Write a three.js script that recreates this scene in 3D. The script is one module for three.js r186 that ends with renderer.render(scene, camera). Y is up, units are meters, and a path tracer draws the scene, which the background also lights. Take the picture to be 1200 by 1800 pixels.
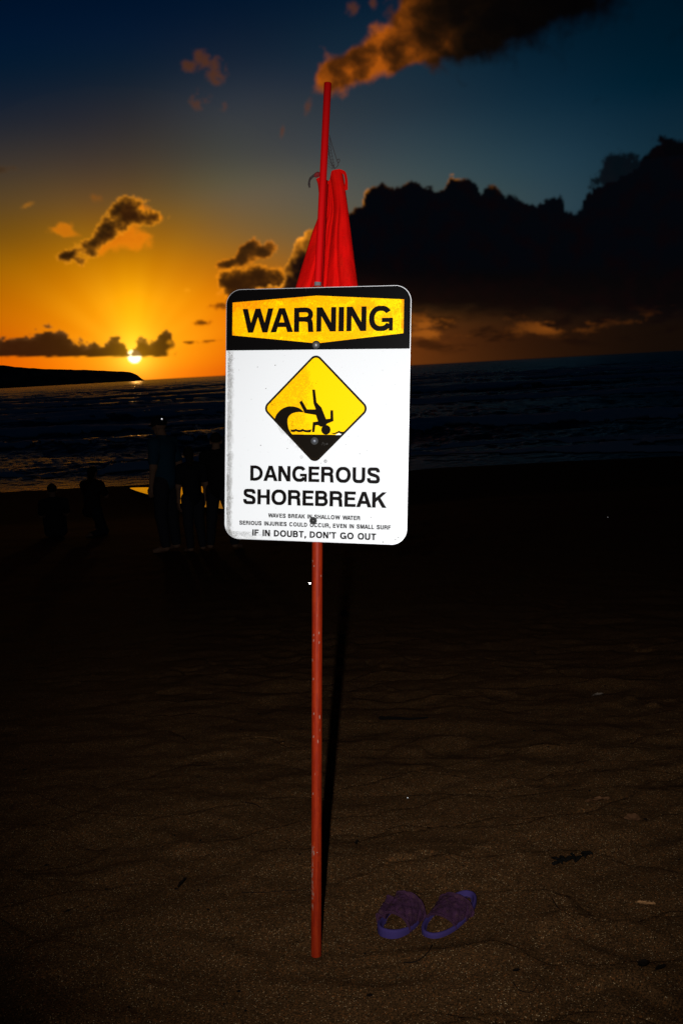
import * as THREE from 'three';
import { mergeGeometries, mergeVertices } from 'three/addons/utils/BufferGeometryUtils.js';

// ---------------------------------------------------------------- camera, sky, sun, exposure
const EYE = 1.441, DEG = Math.PI / 180;
const scene = new THREE.Scene();
const camera = new THREE.PerspectiveCamera(54.43, 2 / 3, 0.05, 90000);
camera.position.set(0, EYE, 0);
camera.rotation.set(-8.15 * DEG, 0, -3.148 * DEG, 'YXZ');
const renderer = new THREE.WebGLRenderer({ antialias: true });
renderer.toneMapping = THREE.LinearToneMapping;
renderer.toneMappingExposure = 1;
renderer.shadowMap.enabled = true;
renderer.shadowMap.type = THREE.PCFSoftShadowMap;

const SUN_AZ = -11.1, SUN_EL = 1.33;   // degrees, azimuth to the right of straight ahead
const towards = (az, el) => new THREE.Vector3(Math.sin(az * DEG) * Math.cos(el * DEG), Math.sin(el * DEG), -Math.cos(az * DEG) * Math.cos(el * DEG));
const sun = new THREE.DirectionalLight(new THREE.Color().setRGB(1, 0.46, 0.1), 0.02);
sun.name = 'sun';
sun.position.copy(towards(SUN_AZ, SUN_EL)).multiplyScalar(200);
sun.target.position.set(0, 0, 0);
sun.castShadow = true;
Object.assign(sun.shadow.camera, { left: -30, right: 30, top: 30, bottom: -30, near: 1, far: 400 });
sun.shadow.mapSize.set(2048, 2048);
scene.add(sun, sun.target);

// the photographer's flash, held upright on the left of the lens
const FLASH = new THREE.Vector3(-0.095, EYE + 0.035, 0.0);
const FLASH_AIM = new THREE.Vector3(0.0965, EYE - 0.471, -2.45);
const flashLight = new THREE.SpotLight(0xffffff, 27.5, 0, 32.5 * DEG, 1, 2);
flashLight.name = 'camera_flash';
flashLight.position.copy(FLASH);
flashLight.target.position.copy(FLASH_AIM);
flashLight.castShadow = true;
flashLight.shadow.radius = 0.6;
flashLight.shadow.mapSize.set(2048, 2048);
scene.add(flashLight, flashLight.target);

// ---------------------------------------------------------------- numbers
function rng(seed) {
  let a = seed >>> 0;
  return () => { a = (a + 0x6d2b79f5) | 0; let t = Math.imul(a ^ (a >>> 15), 1 | a); t = (t + Math.imul(t ^ (t >>> 7), 61 | t)) ^ t; return ((t ^ (t >>> 14)) >>> 0) / 4294967296; };
}
const PERM = new Uint16Array(512), GX = new Float32Array(256), GY = new Float32Array(256);
{
  const r = rng(7), p = [...Array(256).keys()];
  for (let i = 255; i > 0; i--) { const j = Math.floor(r() * (i + 1)); [p[i], p[j]] = [p[j], p[i]]; }
  for (let i = 0; i < 512; i++) PERM[i] = p[i & 255];
  for (let i = 0; i < 256; i++) { const t = r() * 2 * Math.PI; GX[i] = Math.cos(t); GY[i] = Math.sin(t); }
}
function noise(x, y) {   // gradient noise, about -1 to 1
  const ix = Math.floor(x), iy = Math.floor(y), fx = x - ix, fy = y - iy, X = ix & 255, Y = iy & 255;
  const u = fx * fx * fx * (fx * (fx * 6 - 15) + 10), v = fy * fy * fy * (fy * (fy * 6 - 15) + 10);
  const g = (i, j, dx, dy) => { const h = PERM[PERM[(X + i) & 255] + ((Y + j) & 255)]; return GX[h] * dx + GY[h] * dy; };
  const a = g(0, 0, fx, fy), b = g(1, 0, fx - 1, fy), c = g(0, 1, fx, fy - 1), d = g(1, 1, fx - 1, fy - 1);
  return 1.5 * (a + u * (b - a) + v * (c - a + u * (a - b - c + d)));
}
function fbm(x, y, n, gain = 0.5) { let s = 0, a = 1, t = 0; for (let i = 0; i < n; i++) { s += a * noise(x, y); t += a; a *= gain; x = x * 2.03 + 17.3; y = y * 2.03 - 9.1; } return s / t; }
function billow(x, y, n) { let s = 0, a = 1, t = 0; for (let i = 0; i < n; i++) { s += a * (1 - 2 * Math.abs(noise(x, y))); t += a; a *= 0.5; x = x * 2.1 + 5.7; y = y * 2.1 + 3.1; } return s / t; }
const clamp = (x, a = 0, b = 1) => Math.min(b, Math.max(a, x));
const sstep = (a, b, x) => { const t = clamp((x - a) / (b - a)); return t * t * (3 - 2 * t); };
const lerp = (a, b, t) => a + (b - a) * t;
const lin = (c) => { c /= 255; return c <= 0.04045 ? c / 12.92 : Math.pow((c + 0.055) / 1.055, 2.4); };
function table(xs, ys, x) {   // smooth interpolation through points
  if (x <= xs[0]) return ys[0];
  const n = xs.length;
  if (x >= xs[n - 1]) return ys[n - 1];
  let i = 0;
  while (x > xs[i + 1]) i++;
  const h = xs[i + 1] - xs[i], t = (x - xs[i]) / h;
  const slope = (k) => { if (k <= 0 || k >= n - 1) return 0; const a = (ys[k] - ys[k - 1]) / (xs[k] - xs[k - 1]), b = (ys[k + 1] - ys[k]) / (xs[k + 1] - xs[k]); return a * b <= 0 ? 0 : 2 * a * b / (a + b); };
  const m0 = slope(i) * h, m1 = slope(i + 1) * h, t2 = t * t, t3 = t2 * t;
  return (2 * t3 - 3 * t2 + 1) * ys[i] + (t3 - 2 * t2 + t) * m0 + (-2 * t3 + 3 * t2) * ys[i + 1] + (t3 - t2) * m1;
}

// ---------------------------------------------------------------- sky: air and clouds by azimuth and elevation in degrees
const SKY_EL = [0, 1, 2.5, 4, 6, 8, 10, 12, 14, 17, 20, 30, 60, 90];
const HIGH = [[0, 6, 17], [0, 3, 10], [0, 2, 8]];
const SKY_AZ = [-180, -95, -45, -18, -11, -4, 4, 12, 19, 40, 95, 180];
const SKY_COL = [
  [[5, 5, 8], [5, 5, 8], [4, 5, 9], [4, 5, 10], [3, 5, 11], [2, 5, 12], [1, 5, 12], [1, 5, 13], [0, 5, 14], [0, 5, 14], [0, 5, 15], ...HIGH],
  [[12, 11, 13], [12, 11, 13], [11, 11, 14], [10, 11, 15], [8, 12, 17], [6, 12, 19], [5, 12, 21], [3, 12, 22], [2, 12, 23], [0, 12, 24], [0, 11, 24], ...HIGH],
  [[120, 55, 4], [118, 55, 4], [110, 56, 6], [100, 55, 10], [80, 52, 18], [60, 46, 27], [45, 41, 34], [30, 35, 38], [16, 28, 40], [0, 20, 38], [0, 14, 32], ...HIGH],
  [[228, 88, 0], [232, 98, 0], [214, 100, 0], [200, 106, 0], [168, 99, 2], [120, 79, 16], [84, 64, 38], [52, 47, 46], [25, 33, 47], [2, 23, 46], [0, 16, 38], ...HIGH],
  [[250, 110, 0], [255, 138, 0], [255, 152, 2], [248, 150, 0], [206, 121, 0], [150, 93, 14], [98, 70, 38], [61, 52, 46], [37, 39, 47], [8, 26, 47], [0, 17, 40], ...HIGH],
  [[208, 82, 4], [220, 94, 4], [226, 108, 4], [214, 108, 2], [168, 100, 22], [122, 92, 52], [96, 86, 68], [66, 67, 65], [50, 55, 62], [18, 32, 50], [2, 20, 42], ...HIGH],
  [[104, 51, 14], [104, 51, 14], [98, 53, 16], [92, 68, 38], [90, 84, 64], [84, 85, 75], [68, 78, 78], [50, 64, 72], [35, 50, 62], [18, 38, 55], [4, 24, 44], ...HIGH],
  [[42, 21, 8], [40, 20, 8], [40, 24, 12], [42, 44, 42], [46, 62, 68], [48, 68, 76], [38, 62, 74], [25, 50, 65], [12, 38, 55], [3, 26, 42], [0, 18, 34], ...HIGH],
  [[20, 11, 6], [20, 11, 6], [22, 16, 12], [24, 30, 34], [24, 42, 50], [22, 46, 56], [18, 43, 56], [10, 36, 52], [0, 28, 44], [0, 22, 37], [0, 16, 31], ...HIGH],
  [[11, 8, 8], [11, 8, 8], [11, 11, 13], [11, 16, 21], [10, 21, 29], [8, 22, 32], [6, 22, 33], [3, 20, 32], [0, 17, 29], [0, 14, 27], [0, 11, 25], ...HIGH],
  [[5, 5, 8], [5, 5, 8], [5, 5, 9], [4, 6, 11], [3, 6, 12], [2, 6, 13], [2, 6, 14], [1, 6, 14], [0, 6, 15], [0, 6, 16], [0, 6, 16], ...HIGH],
  [[5, 5, 8], [5, 5, 8], [4, 5, 9], [4, 5, 10], [3, 5, 11], [2, 5, 12], [1, 5, 12], [1, 5, 13], [0, 5, 14], [0, 5, 14], [0, 5, 15], ...HIGH],
];
const tmpCol = SKY_AZ.map(() => 0);
function air(az, el, out) {
  const e = Math.max(el, 0);
  for (let c = 0; c < 3; c++) {
    for (let i = 0; i < SKY_AZ.length; i++) tmpCol[i] = air.cols[i][c](e);
    out[c] = lin(Math.max(0, table(SKY_AZ, tmpCol, az)));
  }
}
// one row at a time is looked up, so the columns' values at that elevation are kept
air.cols = SKY_COL.map((col) => [0, 1, 2].map((c) => { let last = NaN, v = 0; return (e) => { if (e !== last) { last = e; v = table(SKY_EL, col.map((k) => k[c]), e); } return v; }; }));

// clouds: puffs [azimuth, elevation, half width, half height, turn in degrees]
const CLOUDS = [
  // faint orange tatters high up
  { puffs: [[-6.3, 16.6, 0.9, 0.45, 10], [-5.5, 15.9, 0.8, 0.7, 0], [-6.5, 14.6, 0.7, 0.6, -10], [-5.15, 14.2, 0.4, 0.3, 0], [-7.0, 16.2, 0.4, 0.3, 0]], scale: 1.5, amp: 1.15, soft: 0.9, thick: 1.2, rim: [126, 66, 10], core: [80, 45, 16], opacity: 0.62 },
  { puffs: [[-2.1, 12.9, 0.15, 0.5, -15], [-0.55, 14.2, 0.25, 0.8, -20], [2.1, 18.6, 0.5, 0.5, 20], [3.2, 18.8, 0.3, 0.5, 0]], scale: 1.7, amp: 0.9, soft: 0.9, thick: 1.0, rim: [120, 62, 16], core: [90, 48, 18], opacity: 0.5 },
  { puffs: [[-17.0, 11.3, 1.1, 0.3, 3]], scale: 1.4, amp: 0.7, soft: 0.8, thick: 2, rim: [92, 58, 18], core: [50, 34, 20], opacity: 0.75 },
  { puffs: [[-16.0, 9.5, 0.55, 0.16, 25]], scale: 1.6, amp: 0.8, soft: 0.7, thick: 1, rim: [190, 120, 25], core: [160, 95, 20], opacity: 0.6 },
  { puffs: [[-12.4, 9.85, 0.45, 0.35, -20]], scale: 1.6, amp: 0.8, soft: 0.9, thick: 1, rim: [165, 92, 14], core: [140, 80, 20], opacity: 0.55 },
  { puffs: [[-14.5, 8.35, 0.9, 0.3, 12], [-14.0, 8.0, 0.8, 0.25, -5]], scale: 1.3, amp: 0.8, soft: 0.6, thick: 1, rim: [222, 128, 14], core: [205, 110, 10], opacity: 0.8 },
  { puffs: [[-7.9, 4.8, 0.3, 0.13, 0]], scale: 1.6, amp: 0.5, soft: 0.7, thick: 1, rim: [255, 165, 25], core: [245, 145, 10], opacity: 0.7 },
  // glowing veil under the slanting cloud, then the cloud itself
  { puffs: [[-11.1, 8.0, 1.4, 0.75, 30], [-10.3, 7.5, 0.9, 0.6, 10], [-12.3, 7.3, 0.9, 0.4, 30], [-10.6, 9.2, 0.9, 0.6, 30], [-9.5, 8.8, 0.9, 0.45, -15]], scale: 1.1, amp: 0.8, soft: 0.7, thick: 0.6, rim: [250, 140, 14], core: [214, 106, 8], opacity: 0.8 },
  { puffs: [[-10.65, 9.1, 1.05, 0.72, 30], [-9.6, 8.75, 1.0, 0.4, -8], [-11.4, 8.45, 0.95, 0.58, 35], [-12.35, 7.85, 0.9, 0.52, 40], [-13.3, 6.95, 0.95, 0.7, 25], [-14.4, 6.9, 0.55, 0.4, 0], [-11.2, 9.35, 0.5, 0.35, 0]], scale: 1.2, amp: 1.45, soft: 0.45, thick: 1.45, rim: [255, 158, 26], core: [20, 9, 6], opacity: 0.97 },
  // slanting small cloud and the low ones left of the board
  { puffs: [[-4.7, 6.45, 1.3, 0.46, 18], [-3.5, 6.8, 0.9, 0.52, 10], [-5.6, 6.1, 0.8, 0.3, 10], [-4.3, 7.1, 0.6, 0.3, 30]], scale: 1.4, amp: 1.15, soft: 0.45, thick: 1.7, rim: [242, 136, 20], core: [30, 15, 7], opacity: 0.95 },
  { puffs: [[-5.6, 5.3, 0.8, 0.7, 20], [-4.9, 4.8, 1.1, 0.7, 0], [-4.1, 5.35, 1.0, 0.65, 10], [-3.2, 5.1, 1.0, 0.7, 0], [-3.6, 4.2, 1.6, 0.6, 0], [-5.3, 4.2, 0.8, 0.4, 0]], scale: 1.3, amp: 1.2, soft: 0.35, thick: 1.8, rim: [255, 148, 20], core: [30, 15, 7], opacity: 0.97 },
  { puffs: [[-6.3, 3.85, 0.8, 0.32, 0], [-7.2, 3.0, 0.7, 0.22, 0], [-6.9, 1.95, 0.8, 0.1, 3], [-8.1, 1.95, 0.5, 0.09, 0]], scale: 1.6, amp: 0.8, soft: 0.5, thick: 2, rim: [205, 100, 6], core: [62, 30, 8], opacity: 0.9 },
];
const LOW_BANK = { az: [-30, -24, -20, -18.1, -17.2, -16.4, -15.6, -15.1, -14.7, -14.2, -13.4, -12.8, -12.3, -12.0, -11.6, -11.35, -11.0, -10.6, -10.1, -9.6, -9.2, -8.9, -8.7], top: [2.3, 2.6, 2.75, 2.8, 2.75, 3.0, 3.3, 3.15, 2.8, 2.4, 2.25, 2.15, 2.6, 2.65, 2.1, 1.6, 2.05, 2.55, 2.2, 2.65, 2.75, 2.45, 1.0] };
const BANK = {
  az: [-4.6, -4.2, -3.6, -3.2, -2.75, -2.23, -1.71, -0.87, 0.92, 1.56, 2.12, 2.58, 3.37, 4.0, 4.95, 5.72, 6.4, 6.98, 7.6, 8.37, 8.72, 9.29, 10.04, 10.65, 11.55, 11.87, 12.63, 13.07, 13.21, 13.88, 14.13, 14.73, 15.6, 17.0, 17.45, 18.0, 18.81, 19.5, 22, 26, 31, 38, 44, 50],
  top: [2.6, 5.0, 4.9, 5.15, 5.0, 6.5, 7.14, 7.86, 8.55, 8.7, 9.1, 9.95, 10.1, 9.95, 10.2, 9.8, 9.65, 10.25, 10.15, 9.76, 9.3, 9.6, 9.1, 8.8, 8.25, 8.6, 8.8, 8.4, 7.85, 7.9, 8.6, 9.1, 9.3, 9.95, 10.65, 11.05, 11.1, 10.9, 11.4, 10.2, 11, 9.4, 7, 4],
};
const TOP_PUFFS = [[0.5, 15.35, 1.0, 0.75, 35], [1.6, 15.7, 1.2, 0.85, 30], [2.9, 16.3, 1.3, 0.95, 25], [4.2, 16.4, 1.4, 1.0, 20], [5.4, 17.4, 1.5, 1.3, 40], [6.6, 18.8, 1.7, 1.6, 45], [7.4, 16.9, 2.2, 1.5, 10], [9.4, 17.2, 2.6, 1.6, 5], [12.0, 17.9, 2.8, 1.6, 5], [14.5, 18.3, 2.2, 1.5, 0], [9.5, 20.0, 4.5, 2.2, 10], [15.5, 21, 4, 2, 5], [20.3, 17.9, 1.2, 2.2, 0], [23.0, 20.5, 3.5, 2.2, 0]];
function puffField(puffs, x, y) {
  let s = 0;
  for (const p of puffs) {
    const dx = x - p[0], dy = y - p[1];
    if (Math.abs(dx) > 3 * p[2] + 2 || Math.abs(dy) > 3 * p[3] + 3) continue;
    const c = p[5] ?? (p[5] = Math.cos(p[4] * DEG)), n = p[6] ?? (p[6] = Math.sin(p[4] * DEG));
    const u = (dx * c + dy * n) / p[2], v = (dy * c - dx * n) / p[3];
    s += Math.exp(-1.1 * (u * u + v * v));
  }
  return s;
}
function skyColour(az, el, col) {
  air(az, el, col);
  const mix = (r, g, b, a) => { col[0] = lerp(col[0], r, a); col[1] = lerp(col[1], g, a); col[2] = lerp(col[2], b, a); };
  const ds = Math.hypot((az - SUN_AZ), el - SUN_EL);
  // glow of the air round the sun, shafts between the clouds above it, and the disc
  if (ds < 14) {
    const turn = Math.atan2(az - SUN_AZ, el - SUN_EL);
    const shafts = 1 + 0.5 * noise(turn * 4.2 + 40, 3.3) * sstep(1.2, 4, ds) * sstep(-0.3, 0.4, el - SUN_EL);
    const g = Math.exp(-ds / 2.3) * shafts;
    col[0] += 0.36 * g; col[1] += 0.28 * g; col[2] += 0.012 * g;
    const shaft = Math.exp(-Math.pow((az - SUN_AZ - 0.1) / (0.7 + 0.12 * Math.max(0, el - SUN_EL)), 2)) * sstep(1.6, 2.6, el) * sstep(8, 3, el);
    col[0] += 0.14 * shaft; col[1] += 0.10 * shaft;
    const h = Math.exp(-Math.pow(ds / 0.85, 1.4));
    col[0] += 0.5 * h; col[1] += 0.45 * h; col[2] += 0.05 * h;
    const disc = 1 - sstep(0.30, 0.40, ds);
    mix(3.2, 2.9, 1.5, disc);
  }
  if (el < -0.6) return;
  if (az > -26 && az < 4 && el < 12 || az > -20 && az < 5 && el < 21) {
    for (const k of CLOUDS) {
      let f = puffField(k.puffs, az, el);
      if (f < 0.02) continue;
      const n = fbm(az * k.scale + 31, el * k.scale * 1.15 + 12, 6, 0.55), w = fbm(az * 0.9 * k.scale - 8, el * k.scale, 3);
      const d = f + k.amp * n * (0.35 + 0.65 * Math.min(1, f * 1.4)) + 0.15 * w - 0.42;
      const a = sstep(0, k.soft, d) * k.opacity;
      if (a <= 0) continue;
      const t = Math.exp(-Math.max(0, d - 0.2) * k.thick * 1.7);
      mix(lin(lerp(k.core[0], k.rim[0], t)), lin(lerp(k.core[1], k.rim[1], t)), lin(lerp(k.core[2], k.rim[2], t)), a);
    }
  }
  if (az > -31 && az < -8 && el < 4.5) {   // the low bank across the sun
    const top = table(LOW_BANK.az, LOW_BANK.top, az + 0.12 * noise(az * 3, el * 3)) - 0.46 * billow(az * 1.25 + 3, el * 1.5, 5) + 0.16;
    const base = lerp(1.62, 1.22, clamp((az + 18) / 8)) + 0.05 * noise(az * 2.2, 4);
    const d = Math.min(top - el, (el - base) * 2.2) - 0.32 * sstep(0.35, 0.75, fbm(az * 0.9 + 4, el * 3.2 + 1, 4) + 0.35) * sstep(-14, -16.5, az) * (el > 2.1 ? 1 : 0);
    const right = sstep(-8.6, -9.2, az + 0.5 * noise(az * 2, el * 2.4 + 8) + 0.35 * (2.1 - el));
    const a = sstep(0.0, 0.16, d) * right * sstep(-30, -24, az);
    if (a > 0) {
      const rim = Math.exp(-Math.max(0, top - el) / 0.15) * sstep(base, base + 0.6, el) * (0.5 + 1.2 * clamp(0.4 + noise(az * 1.6 + 7, el * 2))), near = Math.exp(-ds / 0.9), warm = Math.exp(-Math.hypot(az + 10.9, el - 1.3) / 1.6);
      const r = lin(36) + 0.6 * rim * (0.34 + near) + 0.30 * near + 0.05 * warm, g = lin(18) + 0.27 * rim * (0.30 + near) + 0.13 * near + 0.016 * warm, b = lin(8) + 0.02 * rim;
      mix(r, g, b, a * 0.97);
    }
  }
  if (az > -5 && az < 52 && el < 4.6) {   // torn, glowing cloud low over the sea to the right
    const n = fbm(az * 0.36 + 50 + 0.3 * el, el * 1.0 + 9, 6, 0.58), n2 = fbm(az * 0.4 + 3, el * 1.3 + 70, 5, 0.55);
    const fall = Math.exp(-Math.max(0, az - 4.5) / 5.5);
    const bright = sstep(0.06, 0.36, n + 0.12 * n2) * sstep(0.9, 1.7, el) * sstep(4.1, 2.9, el);
    const patch = Math.exp(-Math.pow((az - 5.6) / 1.6, 2)) * 1.2 + Math.exp(-Math.pow((az - 12.6) / 2.0, 2)) * 1.5 + Math.exp(-Math.pow((az - 18.6) / 1.8, 2)) * 1.3 + 0.12;
    const dark = sstep(-0.02, 0.35, n2) * sstep(0.35, 1.0, el) * 0.6;
    mix(lin(22) * (0.4 + fall), lin(11) * (0.4 + fall), lin(6), dark * sstep(2, 5, az));
    const k = bright * patch * (0.35 + 0.65 * fall);
    mix(lin(150), lin(80), lin(20), clamp(0.8 * k));
  }
  if (az > -5 && az < 52 && el < 14) {   // the great dark bank
    const wx = 0.22 * noise(az * 1.1 + 9, el * 1.1), wy = 0.2 * noise(az * 1.1, el * 1.1 + 30);
    const top = table(BANK.az, BANK.top, az + wx) - 0.5 * billow(az * 0.8 + wy, el * 0.8 + wx, 5) + 0.12 + wy * 0.4;
    const d0 = top - el, base = table([-5, -2.9, 4.6, 10, 19, 30, 52], [3.3, 3.3, 3.15, 2.7, 2.1, 1.5, 1.5], az) + 0.35 * fbm(az * 0.7, el * 1.6, 4);
    const left = (az + 4.35 + -0.35 * billow(az * 1.3, el * 1.3 + 40, 4)) * 1.2;
    const d = Math.min(d0, left);
    let a = sstep(0.0, 0.14, d) * sstep(base - 1.0, base + 0.45, el);
    if (az > 14.2 && az < 18 && el > 8.7) a = Math.max(a, 0.9 * sstep(0.3, 0.62, puffField([[15.7, 10.2, 0.45, 0.5, -20], [15.3, 9.6, 0.6, 0.5, 10], [16.5, 9.9, 0.9, 0.5, 20], [15.4, 9.1, 0.9, 0.5, 0], [16.6, 9.4, 1.0, 0.5, 0]], az, el) * 0.62 + 0.75 * fbm(az * 1.7, el * 1.7 + 3, 6, 0.6)));
    if (a > 0) {
      const lit = clamp(1.3 * Math.exp(-Math.max(0, az + 1.4) / 1.6) + 1.1 * Math.exp(-Math.pow((az - 2.25) / 0.42, 2)) * sstep(8.7, 9.2, el) + 1.0 * Math.exp(-Math.pow((az - 7.2) / 0.45, 2)) + 0.22 * Math.exp(-Math.pow((az - 9.4) / 0.25, 2)) + 0.3 * Math.exp(-Math.pow((az - 4.6) / 0.15, 2)), 0, 1.3);
      const wide = az < 1 ? 0.75 : 0.16, rim = lit * Math.exp(-Math.pow(Math.max(0, d) / (wide * (0.55 + 0.9 * Math.max(0, noise(az * 2.3 + 4, el * 2.3)))), 1.5));
      const low = sstep(5.4, 2.6, el), west = Math.exp(-Math.max(0, az + 4) / 2.6), f2 = 0.8 + 0.5 * fbm(az * 1.1, el * 1.1, 4);
      const lump = 0.0022 * clamp(0.1 + fbm(az * 0.9 + 70, el * 0.9, 5));
      const r = lump + lin(3) + (lin(30) - lin(3)) * low * Math.exp(-Math.max(0, az) / 9) + lin(58) * west * f2 * sstep(6.4, 4.4, el);
      const g = lin(3.5) + (lin(16) - lin(3.5)) * low * Math.exp(-Math.max(0, az) / 9) + lin(29) * west * f2 * sstep(6.4, 4.4, el);
      const b = lin(6) + lin(6) * west;
      const gold = rim * (az < 1.2 ? 0.35 + 1.1 * clamp(0.45 + 0.9 * fbm(az * 1.3 + 20, el * 1.3, 4)) : 1);
      mix(r + 0.85 * gold, g + 0.29 * gold, b + 0.015 * gold, a);
    }
  }
  if (el > 11.5 && el < 30 && az > -3 && az < 36) {   // smoky cloud at the top
    const n = fbm(az * 0.8 + 61, el * 0.8 + 5, 6, 0.52), bl = billow(az * 0.62 + 2, el * 0.62, 4);
    const f = puffField(TOP_PUFFS, az, el);
    const d = f * 0.85 + 0.45 * n + 0.28 * bl - 0.40;
    const a = sstep(0, lerp(0.5, 1.0, sstep(5, 11, az)), d + 0.15 * sstep(5, 11, az)) * 0.98;
    if (a > 0) {
      const m = fbm(az * 0.75 + 0.5 * n - 20, el * 0.95 + 40, 5, 0.5);
      const lit = Math.exp(-Math.max(0, az - 3.6) / 2.0) * (0.62 + 0.55 * clamp(m + 0.25)) + 0.7 * Math.exp(-Math.pow((az - 5.6) / 1.7, 2) - Math.pow((el - (16.0 + 0.22 * (az - 4))) / 0.55, 2)) * (0.6 + 0.6 * m) + 0.35 * Math.exp(-Math.pow((az - 5.0) / 0.8, 2) - Math.pow((el - 18.4) / 0.9, 2));
      const t = clamp(lit * (0.55 + 0.75 * clamp(0.55 + 0.9 * m - 0.25 * d)));
      mix(lin(lerp(3, 166, t)), lin(lerp(2, 82, t * 0.98)), lin(lerp(2, 11, t)), a);
    }
  }
  if ((az < -34 || az > 48) && el < 40) {   // scattered cloud round the rest of the horizon
    const n = fbm(az * 0.11 + 200, el * 0.3, 5) + 0.1;
    const a = 0.8 * sstep(0.05, 0.45, n) * sstep(0.5, 3, el) * sstep(40, 25, el) * Math.max(sstep(-34, -44, az), sstep(48, 58, az));
    mix(col[0] * 0.6, col[1] * 0.6, col[2] * 0.6, a);
  }
}
const SKY_W = 4096, SKY_H = 2048;
{
  const data = new Float32Array(SKY_W * SKY_H * 4), col = [0, 0, 0];
  for (let row = 0; row < SKY_H; row++) {
    const el = ((row + 0.5) / SKY_H - 0.5) * 180, step = el > 36 || el < 0 ? 8 : 1;
    for (let cx = 0; cx < SKY_W; cx += step) {
      const round = ((cx + 0.5 * step) / SKY_W - 0.5) * 2 * Math.PI;   // x = cos, z = sin
      let az = Math.atan2(Math.cos(round), -Math.sin(round)) / DEG;
      if (el < 0) { col[0] = 0.002; col[1] = 0.0025; col[2] = 0.004; } else skyColour(az, el, col);
      for (let k = 0; k < step; k++) { const o = (row * SKY_W + cx + k) * 4; data[o] = col[0]; data[o + 1] = col[1]; data[o + 2] = col[2]; data[o + 3] = 1; }
    }
  }
  const sky = new THREE.DataTexture(data, SKY_W, SKY_H, THREE.RGBAFormat, THREE.FloatType);
  sky.mapping = THREE.EquirectangularReflectionMapping;
  sky.magFilter = sky.minFilter = THREE.LinearFilter;
  sky.needsUpdate = true;
  scene.background = sky;
  scene.environment = sky;
}
console.log('sky done');

// ---------------------------------------------------------------- helpers
const RGB = (r, g, b) => new THREE.Color().setRGB(r, g, b);
const std = (color, roughness = 0.7, more = {}) => new THREE.MeshStandardMaterial({ color, roughness, ...more });
const matt = (color, roughness = 0.9, more = {}) => new THREE.MeshPhysicalMaterial({ color, roughness, specularIntensity: 0.06, ...more });
const phys = (color, roughness = 0.7, more = {}) => new THREE.MeshPhysicalMaterial({ color, roughness, ...more });
function part(name, geometry, material, parent = scene) {
  const m = new THREE.Mesh(geometry, material);
  m.name = name; m.castShadow = m.receiveShadow = true;
  parent.add(m);
  return m;
}
const taken = new Map();
function thing(name, label, category, group) {
  const n = taken.get(name) ?? 0; taken.set(name, n + 1);
  const o = new THREE.Group();
  o.name = n ? name + '_' + String(n).padStart(3, '0') : name;
  o.userData = { label, category };
  if (group) o.userData.group = group;
  scene.add(o);
  return o;
}
function setting(name, geometry, material, kind = 'structure') { const m = part(name, geometry, material); m.userData.kind = kind; return m; }
function gridGeometry(cols, rows, at, uvAt) {   // at(i, j) -> [x, y, z]
  const pos = new Float32Array(cols * rows * 3), uv = new Float32Array(cols * rows * 2), index = [];
  for (let j = 0; j < rows; j++) for (let i = 0; i < cols; i++) {
    const p = at(i, j), k = j * cols + i;
    pos.set(p, k * 3);
    uv.set(uvAt ? uvAt(i, j, p) : [i / (cols - 1), j / (rows - 1)], k * 2);
  }
  for (let j = 0; j < rows - 1; j++) for (let i = 0; i < cols - 1; i++) { const a = j * cols + i, b = a + 1, c = a + cols, d = c + 1; index.push(a, b, c, b, d, c); }
  const g = new THREE.BufferGeometry();
  g.setAttribute('position', new THREE.BufferAttribute(pos, 3));
  g.setAttribute('uv', new THREE.BufferAttribute(uv, 2));
  g.setIndex(index);
  g.computeVertexNormals();
  return g;
}
function tube(points, radius, segments = 24, sides = 8, taper) {
  const g = new THREE.TubeGeometry(new THREE.CatmullRomCurve3(points.map((p) => new THREE.Vector3(...p))), segments, radius, sides, false);
  if (taper) {
    const c = new THREE.CatmullRomCurve3(points.map((p) => new THREE.Vector3(...p))), p = g.attributes.position, v = new THREE.Vector3();
    for (let i = 0; i < p.count; i++) { const t = Math.floor(i / (sides + 1)) / segments, m = c.getPointAt(t); v.fromBufferAttribute(p, i).sub(m).multiplyScalar(taper(t)).add(m); p.setXYZ(i, v.x, v.y, v.z); }
    g.computeVertexNormals();
  }
  return g;
}
function dataTexture(n, fill, srgb, repeatX = 1, repeatY = repeatX) {   // fill(x, y) -> [r, g, b] 0..255
  const d = new Uint8Array(n * n * 4);
  for (let y = 0; y < n; y++) for (let x = 0; x < n; x++) { const c = fill(x, y); const o = (y * n + x) * 4; d[o] = c[0]; d[o + 1] = c[1]; d[o + 2] = c[2]; d[o + 3] = 255; }
  const t = new THREE.DataTexture(d, n, n);
  t.wrapS = t.wrapT = THREE.RepeatWrapping; t.magFilter = THREE.LinearFilter; t.minFilter = THREE.LinearMipmapLinearFilter; t.generateMipmaps = true;
  t.repeat.set(repeatX, repeatY);
  if (srgb) t.colorSpace = THREE.SRGBColorSpace;
  t.needsUpdate = true;
  return t;
}

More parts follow.
